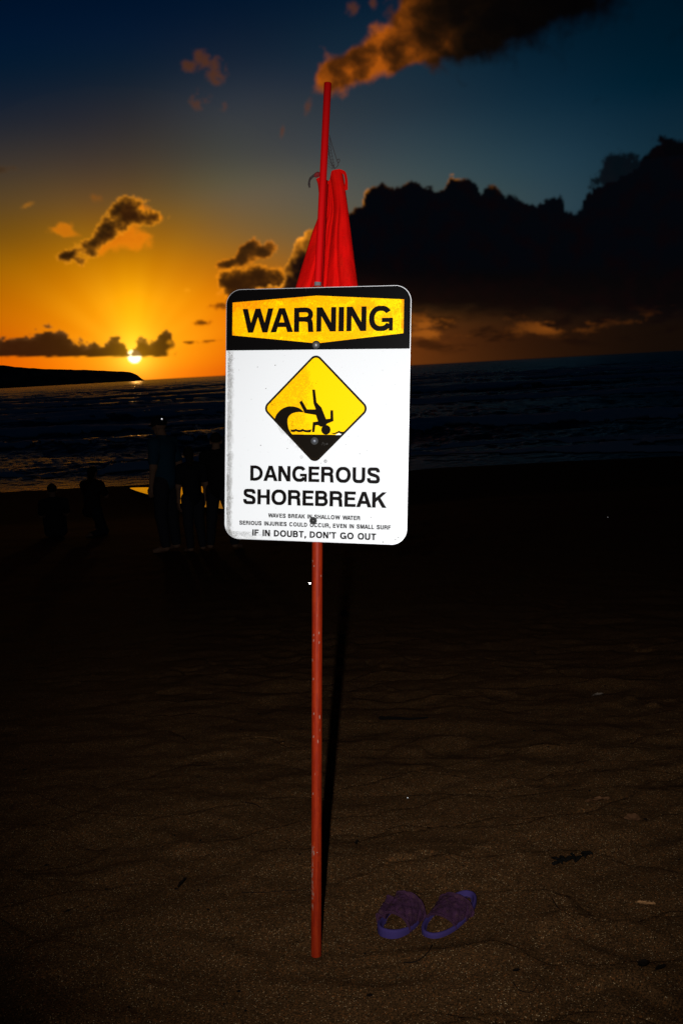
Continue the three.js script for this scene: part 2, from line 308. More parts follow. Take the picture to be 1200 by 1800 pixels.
// ---------------------------------------------------------------- beach
const SEA = -2.4;
const beachProfile = (D) => table([-40, -6, 1, 2.4, 3, 4, 5, 8, 13.4, 18.6, 24, 27, 30, 34, 37, 41, 60], [0.5, 0.1, 0.01, 0, -0.025, -0.10, -0.19, -0.46, -0.90, -1.42, -1.98, -2.25, -2.285, -2.32, -2.42, -2.75, -4.5], D);
const prints = [];   // trodden hollows: x, z, half length, half width, turn, depth
{
  const r = rng(41);
  for (let i = 0; i < 240; i++) {
    const D = 1.3 + 6.5 * Math.pow(r(), 1.5), x = (r() - 0.5) * (2.4 + D * 1.1);
    if (Math.hypot(x + 0.124, D - 2.304) < 0.16) continue;
    prints.push([x, -D, 0.09 + 0.09 * r(), 0.05 + 0.045 * r(), r() * Math.PI, 0.003 + 0.008 * r()]);
  }
}
const flats = [[0.085, -2.44, 0.10], [0.225, -2.455, 0.14]];   // under the slides the sand is pressed level
function sandRelief(x, z) {
  const D = -z;
  let h = 0.016 * fbm(x * 1.5 + 3, z * 1.9, 3) + 0.014 * fbm(x * 3.4 + 8, z * 4.2, 2) + 0.010 * (billow(x * 1.7 + 0.4 * noise(x * 2, z * 2), z * 2.3 + 11, 3)) + 0.0028 * fbm(x * 9, z * 11, 3);
  // low wind-cut scarps: a slow rise away from the sea breeze, then a short steep drop
  const scarp = (k, ph, a) => { const q = D * k + 1.5 * noise(x * 0.75 + ph, z * 0.8) + 0.45 * noise(x * 2.6, z * 2.6 + ph) + 0.1 * noise(x * 9 + ph, z * 9), f = q - Math.floor(q); const saw = f < 0.93 ? f / 0.93 : 1 - sstep(0.93, 1, f); return a * (saw - 0.5) * sstep(-0.15, 0.35, noise(x * 0.9 + ph * 3, Math.floor(q) * 3.7 + ph + z * 0.25)); };
  h += scarp(2.3, 4, 0.021) + scarp(3.7, 21, 0.012);
  if (D < 9 && D > 0.8) for (const p of prints) {
    const dx = x - p[0], dz = z - p[1];
    if (dx * dx + dz * dz > 0.09) continue;
    const c = Math.cos(p[4]), s = Math.sin(p[4]), u = (dx * c + dz * s) / p[2], v = (dz * c - dx * s) / p[3], q = u * u + v * v;
    if (q < 4) h += p[5] * (-Math.exp(-q * q * 0.9) + 0.4 * Math.exp(-Math.pow((Math.sqrt(q) - 1.35) / 0.35, 2)));
  }
  const post = Math.hypot(x + 0.124, z + 2.304);
  h = h * sstep(0.03, 0.16, post) + 0.007 * Math.exp(-Math.pow((post - 0.055) / 0.03, 2)) * (1 + 0.6 * noise(x * 22, z * 22)) - 0.004 * Math.exp(-Math.pow(post / 0.025, 2));
  for (const f of flats) h = lerp(-0.002, h, sstep(f[2] * 0.75, f[2] * 1.35, Math.hypot(x - f[0], z - f[1])));
  if (D > 9) h += sstep(9, 14, D) * 0.05 * fbm(x * 0.35, z * 0.35, 3);
  return h * sstep(30, 24, D);
}
const sandY = (x, z) => beachProfile(-z + sstep(18, 30, -z) * (1.3 * noise(x * 0.07, 3) + 0.4 * noise(x * 0.3, 9))) + sandRelief(x, z);
const grain = rng(5);
const grainField = new Float32Array(2048 * 2048);
for (let i = 0; i < grainField.length; i++) grainField[i] = grain();
const gAt = (x, y) => grainField[(y & 2047) * 2048 + (x & 2047)];
const sandMap = dataTexture(2048, (x, y) => {
  const big = gAt(x >> 2, (y >> 2) + 700), mid = gAt((x + 1) >> 1, (y >> 1) + 300), fine = gAt(x, y), seed = gAt((x >> 1) + 900, (y >> 1) + 50);
  let v = 0.52 + 0.42 * (mid - 0.5) + 0.34 * (big - 0.5) + 0.5 * (fine - 0.5);
  let r = 70 * (0.3 + 1.25 * v), g = 48 * (0.3 + 1.25 * v), b = 27 * (0.25 + 1.35 * v);
  if (seed > 0.985) { r = 170; g = 144; b = 106; } else if (seed < 0.05) { r *= 0.4; g *= 0.4; b *= 0.45; } else if (big > 0.93) { r *= 1.12; g *= 1.02; b *= 0.92; }
  return [clamp(r, 0, 255), clamp(g, 0, 255), clamp(b, 0, 255)];
}, true);
const sandBump = dataTexture(1024, (x, y) => { const v = 255 * clamp(0.45 * gAt(x, y) + 0.35 * gAt(x >> 1, (y >> 1) + 99) + 0.2 * gAt(x >> 2, y >> 2)); return [v, v, v]; }, false, 2);
const sandMat = phys(0xffffff, 0.95, { map: sandMap, bumpMap: sandBump, bumpScale: 0.0016, specularIntensity: 0.05 });
{
  const xs = [], zs = [];
  for (let x = -90; x < -2.4;) { xs.push(x); x += Math.max(0.012, (Math.abs(x) - 2.3) * 0.09 + 0.012); }
  for (let x = -2.4; x <= 2.4; x += 0.0125) xs.push(x);
  for (const x of xs.filter((v) => v < -2.4).reverse()) xs.push(-x);
  for (let D = -30; D < 1.2;) { zs.push(-D); D += Math.max(0.02, (1.4 - D) * 0.16); }
  for (let D = 1.2; D < 4.2; D += 0.007) zs.push(-D);
  for (let D = 4.2; D < 5.2; D += 0.0125) zs.push(-D);
  for (let D = 5.2; D < 46;) { zs.push(-D); D += 0.0125 + (D - 5.2) * 0.022; }
  setting('sand_beach', gridGeometry(xs.length, zs.length, (i, j) => [xs[i], sandY(xs[i], zs[j]), zs[j]], (i, j, p) => [p[0] / 1.9, -p[2] / 1.9]), sandMat);
  console.log('sand', xs.length, zs.length);
}
{   // wet sand left smooth by the backwash
  const outline = [[-7.3, -34.5], [-5.7, -33.9], [-3.7, -33.6], [-1.2, -33.3], [1.5, -32.6], [0.6, -29.5], [-0.5, -26.6], [-2.0, -26.5], [-3.3, -27.6], [-4.5, -28.9], [-5.9, -31.5]];
  const c = new THREE.CatmullRomCurve3(outline.map(([x, z]) => new THREE.Vector3(x, 0, z)), true, 'catmullrom', 0.3).getPoints(80).map((p) => new THREE.Vector2(p.x, p.z));
  const g = new THREE.ShapeGeometry(new THREE.Shape(c));
  const p = g.attributes.position;
  for (let i = 0; i < p.count; i++) { const x = p.getX(i), z = p.getY(i); p.setXYZ(i, x, -2.235 + (z + 27) * 0.0012 + 0.0, z); }
  g.computeVertexNormals();
  const wetBump = dataTexture(256, (x, y) => { const v = 127 + 60 * fbm(x / 16, y / 16, 3); return [v, v, v]; }, false);
  setting('wet_sand', g, phys(RGB(0.05, 0.035, 0.022), 0.12, { ior: 1.5, specularIntensity: 1, clearcoat: 0.9, clearcoatRoughness: 0.06, bumpMap: wetBump, bumpScale: 0.0 }));
}

// ---------------------------------------------------------------- sea
function seaRelief(x, z) {
  const D = Math.hypot(x, z), shore = -z;
  const near = sstep(37, 44, shore), far = 1 / (1 + Math.pow(D / 900, 2));
  const bend = 4.5 * noise(x * 0.018, z * 0.02) + 2.2 * noise(x * 0.05 + 5, z * 0.05);
  const swell = (len, off, drift, sharp) => { const s = 0.5 + 0.5 * Math.sin(((shore + bend + drift * x) / len) * 2 * Math.PI + off); return Math.pow(s, sharp); };
  const patch = 0.45 + 0.75 * clamp(0.5 + 0.9 * noise(x * 0.02 + 3, z * 0.045 + 8));
  let h = 0.85 * patch * swell(19, 1.1, 0.10, 3) + 0.6 * (1.3 - patch) * swell(31, 2.4, -0.12, 2.5) - 0.3;
  h += 0.34 * fbm(x * 0.10, z * 0.22, 4) + 0.15 * billow(x * 0.33, z * 0.55, 4) + 0.05 * billow(x * 1.3, z * 1.9, 3);
  h += 0.8 * noise(x * 0.006, z * 0.012) * sstep(120, 400, D);
  return h * lerp(0.12, 1, near) * far;
}
{
  const azs = [], ds = [];
  for (let a = -88; a < -27; a += 1.5) azs.push(a);
  for (let a = -27; a <= 27.001; a += 0.1) azs.push(a);
  for (let a = 28.5; a <= 90; a += 1.5) azs.push(a);
  for (let d = 33; d < 1500; d *= 1.0072) ds.push(d);
  for (let d = 1500; d < 12400; d *= 1.2) ds.push(d);
  ds.push(12400);
  const at = (i, j) => { const s = Math.sin(azs[i] * DEG), c = Math.cos(azs[i] * DEG), k = Math.min(ds[j] / Math.max(c, 0.12), 12500), x = s * k, z = -c * k; return [x, SEA + (ds[j] < 2500 ? seaRelief(x, z) : 0), z]; };
  const g = gridGeometry(azs.length, ds.length, at, (i, j, p) => [p[0] / 9, p[2] / 9]);
  const ripples = dataTexture(512, (x, y) => { const v = 127 + 110 * fbm(x / 32, y / 32, 4); return [v, v, v]; }, false);
  setting('ocean', g, phys(RGB(0.003, 0.004, 0.005), 0.27, { ior: 1.33, specularIntensity: 0.6, bumpMap: ripples, bumpScale: 0.2 }));
  // foam: the faces of the same water where it breaks, a hand's breadth above it
  const P = g.attributes.position, keep = [], cols = azs.length;
  const mask = new Uint8Array(P.count);
  for (let k = 0; k < P.count; k++) {
    const x = P.getX(k), y = P.getY(k), z = P.getZ(k), D = -z;
    if (D < 37 || D > 420) continue;
    const lace = billow(x * 0.22 + 9, z * 0.42, 5), wide = noise(x * 0.03 + 70, z * 0.06);
    const crest = sstep(0.05, 0.5, y - SEA) * 0.8;
    const run = Math.exp(-Math.pow((D - 40.5 - 2.2 * noise(x * 0.11, 2) + 0.10 * x) / 0.75, 2)) * 1.0 + 0.8 * Math.exp(-Math.pow((D - 48 - 3 * noise(x * 0.07, 9)) / 1.2, 2));
    mask[k] = lace * 0.55 + wide * 0.5 + crest + run > 0.86 + 0.14 * sstep(150, 400, D) ? 1 : 0;
  }
  const src = g.index.array;
  for (let t = 0; t < src.length; t += 3) if (mask[src[t]] + mask[src[t + 1]] + mask[src[t + 2]] >= 2) keep.push(src[t], src[t + 1], src[t + 2]);
  const map = new Map(), fp = [], fi = keep.map((v) => { if (!map.has(v)) { map.set(v, fp.length / 3); fp.push(P.getX(v), P.getY(v) + 0.03, P.getZ(v)); } return map.get(v); });
  const fg = new THREE.BufferGeometry();
  fg.setAttribute('position', new THREE.Float32BufferAttribute(fp, 3));
  fg.setIndex(fi); fg.computeVertexNormals();
  setting('sea_foam', fg, std(RGB(0.82, 0.82, 0.8), 0.9), 'stuff').userData.label = 'broken white foam on the dark waves';
  console.log('sea', azs.length, ds.length, fi.length / 3);
}
{   // the headland across the bay
  const A = [-52, -46, -40, -32, -26, -22, -20, -18.25, -17.1, -15.6, -13.8, -12.3, -11.5, -11.07, -10.72, -10.6], E = [0.35, 0.7, 1.0, 1.5, 1.45, 1.5, 1.35, 1.26, 1.08, 0.9, 0.76, 0.61, 0.52, 0.34, 0.03, -0.02];
  const azs = []; for (let a = -52; a <= -10.6; a += a < -20 ? 0.25 : 0.05) azs.push(a);
  const R = 9000, g = gridGeometry(azs.length, 16, (i, j) => {
    const a = azs[i], ridge = R * Math.tan(Math.max(-0.02, table(A, E, a) + (0.018 * fbm(a * 3, 1, 4)) * sstep(-10.7, -12, a)) * DEG) + 3.8;
    const t = j / 15, prof = t < 0.75 ? Math.pow(t / 0.75, 0.9) : 1 - Math.pow((t - 0.75) / 0.25, 2) * 1.1;
    const d = R - 900 + 1500 * t + 160 * noise(a * 1.7, t * 3), h = Math.max(-12, ridge * prof * (1 + 0.10 * noise(a * 2.6, t * 5) * Math.sin(Math.PI * Math.min(1, t / 0.75))));
    return [Math.sin(a * DEG) * d, SEA + h, -Math.cos(a * DEG) * d];
  });
  setting('headland', g, std(RGB(0.07, 0.06, 0.035), 1));
}

// ---------------------------------------------------------------- the board, its print and its post
const SIGN_BASE = new THREE.Vector3(-0.1238, 0, -2.3041);
const signFrame = new THREE.Matrix4().makeBasis(new THREE.Vector3(0.96826, -0.03634, 0.24728), new THREE.Vector3(0.05915, 0.99458, -0.08546), new THREE.Vector3(-0.24283, 0.09738, 0.96517));
const BOARD = { x: -0.2274, y: 1.6472, z: 0.016, turn: -0.6263 * DEG, w: 0.4572, h: 0.6096 };
const onBoard = new THREE.Matrix4().makeTranslation(BOARD.x, BOARD.y, BOARD.z).multiply(new THREE.Matrix4().makeRotationZ(BOARD.turn));   // board axes: x to the right, y up from the top left corner
const mm = (x, y, z = 0) => new THREE.Vector3(x / 1000, -y / 1000, z).applyMatrix4(onBoard).toArray();

// lettering drawn as strokes on a cap height of 1: plain grotesque capitals
const GLYPHS = {
  A: [0.94, (p, s) => { const h = s * 0.58; p.poly([[0, 0], [0.47 - h, 1], [0.47 + h, 1], [0.47 + h * 0.1, 1 - s * 0.95], [s * 1.1, 0]]); p.poly([[0.94, 0], [0.47 + h, 1], [0.47 - h, 1], [0.47 - h * 0.1, 1 - s * 0.95], [0.94 - s * 1.1, 0]]); p.rect(0.2, 0.215, 0.54, s * 0.9); }],
  B: [0.80, (p, s) => { p.rect(0, 0, s, 1); p.bowl(s, 0.525 - s * 0.4, 1, 0.75, s); p.bowl(s, 0, 0.525 + s * 0.4, 0.80, s); }],
  C: [0.90, (p, s) => p.ring(0.45, 0.47, s, 35, 325)],
  D: [0.84, (p, s) => { p.rect(0, 0, s, 1); p.bowl(s, 0, 1, 0.84, s); }],
  E: [0.70, (p, s) => { p.rect(0, 0, s, 1); p.rect(s, 1 - s * 0.88, 0.70 - s, s * 0.88); p.rect(s, 0.53 - s * 0.42, 0.65 - s, s * 0.84); p.rect(s, 0, 0.70 - s, s * 0.88); }],
  F: [0.66, (p, s) => { p.rect(0, 0, s, 1); p.rect(s, 1 - s * 0.88, 0.66 - s, s * 0.88); p.rect(s, 0.50 - s * 0.42, 0.58 - s, s * 0.84); }],
  G: [0.95, (p, s) => { p.ring(0.47, 0.47, s, 36, 330); p.rect(0.51, 0.52 - s * 0.8, 0.44, s * 0.8); p.rect(0.95 - s * 0.72, 0, s * 0.72, 0.5); }],
  H: [0.80, (p, s) => { p.rect(0, 0, s, 1); p.rect(0.80 - s, 0, s, 1); p.rect(s, 0.525 - s * 0.43, 0.80 - 2 * s, s * 0.86); }],
  I: [null, (p, s) => p.rect(0, 0, s, 1)],
  J: [0.60, (p, s) => { p.rect(0.60 - s, 0.3, s, 0.7); p.path((c) => { c.moveTo(0.60 - s / 2, 0.32); c.bezierCurveTo(0.60 - s / 2, 0.02, 0.42, s * 0.45, 0.30, s * 0.45); c.bezierCurveTo(0.16, s * 0.45, s / 2, 0.10, s / 2, 0.36); }, s * 0.95); }],
  K: [0.86, (p, s) => { p.rect(0, 0, s, 1); p.poly([[s, 0.36], [s, 0.36 + s * 1.25], [0.62, 1], [0.62 + s * 1.22, 1]]); p.poly([[0.33, 0.50], [0.33 + s * 0.72, 0.50 + s * 0.72], [0.88, 0], [0.88 - s * 1.22, 0]]); }],
  L: [0.65, (p, s) => { p.rect(0, 0, s, 1); p.rect(s, 0, 0.65 - s, s * 0.9); }],
  M: [0.98, (p, s) => { p.rect(0, 0, s * 0.95, 1); p.rect(0.98 - s * 0.95, 0, s * 0.95, 1); p.poly([[0, 1], [s * 1.3, 1], [0.49 + s * 0.42, 0], [0.49 - s * 0.42, 0]]); p.poly([[0.98, 1], [0.98 - s * 1.3, 1], [0.49 - s * 0.42, 0], [0.49 + s * 0.42, 0]]); }],
  N: [0.80, (p, s) => { p.rect(0, 0, s * 0.95, 1); p.rect(0.80 - s * 0.95, 0, s * 0.95, 1); p.poly([[0, 1], [s * 1.12, 1], [0.80, 0], [0.80 - s * 1.12, 0]]); }],
  O: [0.96, (p, s) => p.ring(0.48, 0.48, s, 0, 360)],
  P: [0.76, (p, s) => { p.rect(0, 0, s, 1); p.bowl(s, 0.40, 1, 0.76, s); }],
  R: [0.82, (p, s) => { p.rect(0, 0, s, 1); p.bowl(s, 0.43, 1, 0.79, s); p.path((c) => { c.moveTo(0.45, 0.43 + s * 0.42); c.bezierCurveTo(0.66, 0.43 + s * 0.42, 0.79 - s * 0.55, 0.42, 0.79 - s * 0.52, 0.26); c.bezierCurveTo(0.79 - s * 0.5, 0.12, 0.79 - s * 0.46, 0.05, 0.80 - s * 0.44, -0.05); }, s); }],
  S: [0.82, (p, s) => p.path((c) => { const k = s * 0.46; c.moveTo(0.80 - s * 0.5, 0.70); c.bezierCurveTo(0.80 - s * 0.5, 0.90, 0.62, 1.01 - k, 0.41, 1.01 - k); c.bezierCurveTo(0.17, 1.01 - k, 0.03 + k, 0.90, 0.03 + k, 0.74); c.bezierCurveTo(0.03 + k, 0.44, 0.80 - k, 0.60, 0.80 - k, 0.275); c.bezierCurveTo(0.80 - k, 0.10, 0.66, k - 0.01, 0.41, k - 0.01); c.bezierCurveTo(0.16, k - 0.01, s * 0.5, 0.10, s * 0.5, 0.325); }, s)],
  T: [0.74, (p, s) => { p.rect(0.37 - s / 2, 0, s, 1); p.rect(0, 1 - s * 0.88, 0.74, s * 0.88); }],
  U: [0.80, (p, s) => p.path((c) => { c.moveTo(s / 2, 1); c.lineTo(s / 2, 0.36); c.bezierCurveTo(s / 2, 0.10, 0.18 + s / 3, s * 0.46 - 0.01, 0.40, s * 0.46 - 0.01); c.bezierCurveTo(0.62 - s / 3, s * 0.46 - 0.01, 0.80 - s / 2, 0.10, 0.80 - s / 2, 0.36); c.lineTo(0.80 - s / 2, 1); }, s)],
  V: [0.90, (p, s) => { p.poly([[0, 1], [s * 1.08, 1], [0.45 + s * 0.5, 0], [0.45 - s * 0.5, 0]]); p.poly([[0.90, 1], [0.90 - s * 1.08, 1], [0.45 - s * 0.5, 0], [0.45 + s * 0.5, 0]]); }],
  W: [1.30, (p, s) => { const q = s * 0.5; for (const m of [0, 1]) { const f = (x) => (m ? 1.30 - x : x); p.poly([[f(0), 1], [f(s * 1.05), 1], [f(0.345 + q), 0], [f(0.345 - q), 0]]); p.poly([[f(0.65 - q), 1], [f(0.65 + q), 1], [f(0.345 + q), 0], [f(0.345 - q), 0]]); } }],
  ',': [0.2, (p, s) => p.poly([[0.02, 0], [0.02, s * 1.05], [0.02 + s * 1.05, s * 1.05], [0.02 + s * 1.05, 0], [0.04, -s * 1.2]])],
  "'": [0.2, (p, s) => p.poly([[0.02, 1 - s], [0.02, 1], [0.02 + s, 1], [0.02 + s, 1 - s * 0.9], [0.04, 1 - s * 2.1]])],
};
function lettering(ctx, text, x0, x1, top, base, weight, gap, space = 0.62) {   // millimetres on the board
  const H = base - top, wide = (ch) => (ch === ' ' ? space : GLYPHS[ch][0] ?? weight);
  const kern = (a, b) => (['WA', 'AW', 'AV', 'VA', 'AT', 'LT'].includes(a + b) ? -0.11 : a === ' ' || b === ' ' ? 0 : a === 'A' || b === 'A' ? 0.35 * gap : 1);
  const advance = (i) => { const k = i + 1 < text.length ? kern(text[i], text[i + 1]) : 0; return wide(text[i]) + (k === 1 ? gap : k); };
  let total = 0; for (let i = 0; i < text.length; i++) total += advance(i);
  const sx = (x1 - x0) / total;
  let x = 0;
  for (let i = 0; i < text.length; i++) {
    if (text[i] !== ' ') {
      ctx.save(); ctx.translate(x0 + x * sx, base); ctx.scale(sx, -H);
      if (text[i] !== ',') { ctx.beginPath(); ctx.rect(-0.1, -0.012, 1.6, 1.024); ctx.clip(); }
      const pen = {
        rect: (a, b, w, h) => { ctx.beginPath(); ctx.rect(a, b, w, h); ctx.fill(); },
        poly: (q) => { ctx.beginPath(); q.forEach(([a, b], n) => (n ? ctx.lineTo(a, b) : ctx.moveTo(a, b))); ctx.closePath(); ctx.fill(); },
        path: (draw, w) => { ctx.beginPath(); draw(ctx); ctx.lineWidth = w; ctx.lineCap = 'butt'; ctx.lineJoin = 'round'; ctx.stroke(); },
        ring: (cx, r, s, from, to) => { ctx.beginPath(); for (let k = 0; k <= 90; k++) { const t = lerp(from, to, k / 90) * DEG, c = Math.cos(t), n = Math.sin(t), q = 0.90; const X = cx + (r - s / 2) * Math.sign(c) * Math.pow(Math.abs(c), q), Y = 0.5 + (0.515 - s * 0.46) * Math.sign(n) * Math.pow(Math.abs(n), q); k ? ctx.lineTo(X, Y) : ctx.moveTo(X, Y); } if (to - from === 360) ctx.closePath(); ctx.lineWidth = s; ctx.lineCap = 'butt'; ctx.stroke(); },
        bowl: (a, b, c, w, s) => { const y0 = b + s * 0.43, y1 = c - s * 0.43, r = (y1 - y0) / 2, X = w - s / 2, e = Math.min(r * 1.15, X - a); ctx.beginPath(); ctx.moveTo(a - 0.02, y1); ctx.lineTo(X - e, y1); ctx.bezierCurveTo(X - e * 0.38, y1, X, y1 - r * 0.42, X, (y0 + y1) / 2); ctx.bezierCurveTo(X, y0 + r * 0.42, X - e * 0.38, y0, X - e, y0); ctx.lineTo(a - 0.02, y0); ctx.lineWidth = s * 0.93; ctx.lineCap = 'butt'; ctx.stroke(); },
      };
      GLYPHS[text[i]][1](pen, weight);
      ctx.restore();
    }
    x += advance(i);
  }
}
const printCanvas = document.createElement('canvas');
{
  const K = 2032 / 609.6;
  printCanvas.width = 1524; printCanvas.height = 2032;
  const ctx = printCanvas.getContext('2d'), r = rng(77);
  ctx.scale(K, K);
  ctx.fillStyle = '#d6d7d8'; ctx.fillRect(0, 0, 457.2, 609.6);
  ctx.fillStyle = '#060505'; ctx.fillRect(0, 0, 457.2, 147.4);
  const shape = (pts) => { ctx.beginPath(); pts.forEach(([x, y], i) => (i ? ctx.lineTo(x, y) : ctx.moveTo(x, y))); ctx.closePath(); };
  const banner = [[16.5, 31.5], [229.6, 19.5], [440.2, 33], [440.2, 111.5], [230.5, 132.5], [16.5, 110.8]];
  ctx.save(); shape(banner); ctx.fillStyle = '#f8ac00'; ctx.fill(); ctx.clip();
  for (let i = 0; i < 26000; i++) {   // sun-bleached and stained sheeting: grain in orange and yellow, thickest along the top left
    const x = 16 + 424 * r(), y = 19 + 114 * r(), amber = fbm(x * 0.012 + 4, y * 0.03, 4) + 0.75 * sstep(70, 20, y - 0.03 * Math.abs(x - 230)) * sstep(300, 60, x) + 0.5 * sstep(30, 17, x) + 0.8 * sstep(432, 438, x);
    const light = fbm(x * 0.02 + 30, y * 0.035, 3) + 0.6 * sstep(330, 420, x) - 0.5 * sstep(431, 436, x);
    if (amber + 0.5 * (r() - 0.5) > 0.55) ctx.fillStyle = r() < 0.5 ? 'rgba(246,120,0,0.30)' : 'rgba(236,140,10,0.30)';
    else if (light + 0.5 * (r() - 0.5) > 0.25) ctx.fillStyle = 'rgba(255,222,0,0.40)';
    else ctx.fillStyle = r() < 0.5 ? 'rgba(252,166,0,0.3)' : 'rgba(255,196,0,0.3)';
    const q = 0.6 + 2.2 * r() * r(); ctx.beginPath(); ctx.arc(x, y, q, 0, 7); ctx.fill();
  }
  for (let i = 0; i < 900; i++) { ctx.fillStyle = 'rgba(120,60,0,' + (0.15 + 0.35 * r()) + ')'; ctx.fillRect(16 + 424 * r(), 19 + 114 * r(), 0.4 + 0.4 * r(), 0.4 + 0.4 * r()); }
  ctx.restore();
  ctx.fillStyle = ctx.strokeStyle = '#0d0908';
  lettering(ctx, 'WARNING', 42.5, 414.5, 47.5, 105, 0.215, 0.105);
  ctx.fillStyle = '#0a0909'; ctx.beginPath(); ctx.arc(228.8, 136.6, 10.5, 0, 7); ctx.fill();
  // the diamond
  const diamond = (inset, round) => { const cx = 228.8, cy = 287.9, R = 126.8 - inset * 1.414, P = [[cx, cy - R], [cx + R, cy], [cx, cy + R], [cx - R, cy]]; ctx.beginPath(); ctx.moveTo((P[3][0] + P[0][0]) / 2, (P[3][1] + P[0][1]) / 2); for (let i = 0; i < 4; i++) ctx.arcTo(P[i][0], P[i][1], P[(i + 1) % 4][0], P[(i + 1) % 4][1], round); ctx.closePath(); };
  ctx.fillStyle = '#100a06'; diamond(-4.6, 17); ctx.fill();
  ctx.save(); diamond(0.1, 13); ctx.fillStyle = '#f7c600'; ctx.fill(); ctx.clip();
  for (let i = 0; i < 22000; i++) {   // amber grain over the yellow, denser towards the left half
    const x = 100 + 150 * r(), y = 165 + 245 * r(), amber = 0.55 * fbm(x * 0.02, y * 0.02 + 9, 4) + sstep(238, 150, x) + 0.3 * sstep(330, 220, y) * sstep(240, 190, x);
    if (amber + 0.4 * (r() - 0.5) < 0.42) continue;
    ctx.fillStyle = r() < 0.6 ? 'rgba(238,168,0,0.36)' : 'rgba(226,156,6,0.32)';
    ctx.beginPath(); ctx.arc(x, y, 0.5 + 2.4 * r() * r(), 0, 7); ctx.fill();
  }
  const spots = (cx, cy, sx, sy, n, big = 1) => { for (let i = 0; i < n; i++) { ctx.fillStyle = 'rgba(70,50,0,' + (0.3 + 0.6 * r()) + ')'; ctx.beginPath(); ctx.ellipse(cx + sx * (r() + r() - 1), cy + sy * (r() + r() - 1), big * (0.3 + 0.7 * r()), big * (0.25 + 0.4 * r()), r() * 3, 0, 7); ctx.fill(); } };
  spots(204, 259, 12, 14, 34); spots(124, 281, 8, 9, 24); spots(172, 327, 4, 12, 16, 1.3); spots(230.5, 227.5, 1.5, 0.5, 4, 1.3); spots(180, 250, 70, 60, 40, 0.6);
  // water, breaking wave, tumbling bather
  const PX = (x, y) => [102.4 + (x - 40) * (252.8 / 1070), 160.9 + (y - 27) * (254 / 1115)];   // from the drawing's own grid
  const draw = (cmds) => { ctx.beginPath(); for (const c of cmds) { if (c.length === 2) ctx.lineTo(...PX(...c)); else if (c.length === 6) ctx.bezierCurveTo(...PX(c[0], c[1]), ...PX(c[2], c[3]), ...PX(c[4], c[5])); } ctx.closePath(); ctx.fill(); };
  ctx.fillStyle = '#0f0a05';
  draw([[100, 860], [1000, 860], [1000, 1200], [300, 1200]]);
  draw([[60, 800], [148, 690], [160, 640, 220, 565, 310, 563], [385, 563, 430, 590, 456, 626], [400, 618, 300, 620, 284, 700], [276, 770, 300, 830, 345, 870], [300, 900], [60, 900]]);
  draw([[318, 806], [335, 812, 352, 812, 372, 800], [395, 815, 420, 815, 444, 800], [470, 818, 505, 815, 540, 803], [530, 835], [500, 838, 470, 838, 448, 826], [420, 838, 395, 838, 374, 826], [352, 838, 335, 836, 318, 830]]);
  draw([[742, 838], [765, 845, 790, 842, 826, 816], [850, 832, 870, 828, 900, 818], [900, 868], [870, 862], [826, 836], [800, 846, 770, 860, 760, 848]]);
  draw([[406, 520], [432, 500], [488, 594], [580, 594], [556, 530], [540, 386], [570, 386], [588, 520], [640, 574], [690, 696], [736, 690], [734, 602], [762, 602], [768, 716], [700, 744], [690, 760], [640, 778], [606, 760], [578, 762], [570, 834], [544, 834], [552, 728], [606, 720], [582, 652], [464, 634]]);
  ctx.beginPath(); ctx.arc(...PX(690, 808), 11.5, 0, 7); ctx.fill();
  ctx.fillStyle = '#e9e9e9'; draw([[790, 862], [815, 846], [830, 838], [845, 850], [866, 846], [868, 862]]);
  ctx.restore();
  ctx.fillStyle = ctx.strokeStyle = '#0d0a09';
  lettering(ctx, 'DANGEROUS', 66, 390.3, 427.4, 464.6, 0.218, 0.115);
  lettering(ctx, 'SHOREBREAK', 48.5, 406.2, 485.4, 522.4, 0.218, 0.105);
  lettering(ctx, 'WAVES BREAK IN SHALLOW WATER', 113.4, 343.4, 543.6, 553.6, 0.225, 0.155, 0.66);
  lettering(ctx, 'SERIOUS INJURIES COULD OCCUR, EVEN IN SMALL SURF', 39, 418, 563.8, 573.8, 0.225, 0.155, 0.72);
  lettering(ctx, "IF IN DOUBT, DON'T GO OUT", 73, 383, 584.4, 600, 0.225, 0.125, 0.62);
  // small copyright marks, and marks left by old fixings
  ctx.lineWidth = 0.7;
  for (const [x, y] of [[256, 414]]) { ctx.beginPath(); ctx.arc(x, y, 3.3, 0, 7); ctx.stroke(); ctx.beginPath(); ctx.arc(x, y, 1.5, 0.7, 5.6); ctx.stroke(); }
  ctx.strokeStyle = 'rgba(60,60,60,0.5)'; ctx.beginPath(); ctx.arc(196, 405, 3, 0, 7); ctx.stroke();
  ctx.fillStyle = 'rgba(60,58,52,0.8)'; ctx.fillRect(244.5, 418, 1, 2.2);
  ctx.fillStyle = 'rgba(200,200,200,0.6)'; for (let i = 0; i < 12; i++) ctx.fillRect(240 + 20 * r(), 369 + 6 * r(), 0.8, 0.8);
  // soot and mould in the beads of the sheeting, thick along the left edge
  for (let i = 0; i < 60000; i++) {
    const x = 0.5 + 60 * r() * r(), y = 148 + 461 * r();
    const bed = 1.25 * Math.exp(-Math.pow((x - 11) / 9, 2)) * (0.55 + 0.5 * clamp(0.5 + fbm(2, y * 0.02, 3)) + 0.25 * sstep(260, 600, y)) + 0.5 * fbm(x * 0.07, y * 0.05, 3) + 0.55 * sstep(585, 602, y + 0.02 * x) - (x < 4.5 ? 0.5 : 0);
    if (bed + 0.9 * (r() - 0.5) < 0.72) continue;
    ctx.fillStyle = 'rgba(56,52,46,' + (0.16 + 0.42 * r()) + ')';
    const q = 0.25 + 0.65 * r(); ctx.fillRect(x, y, q, q);
  }
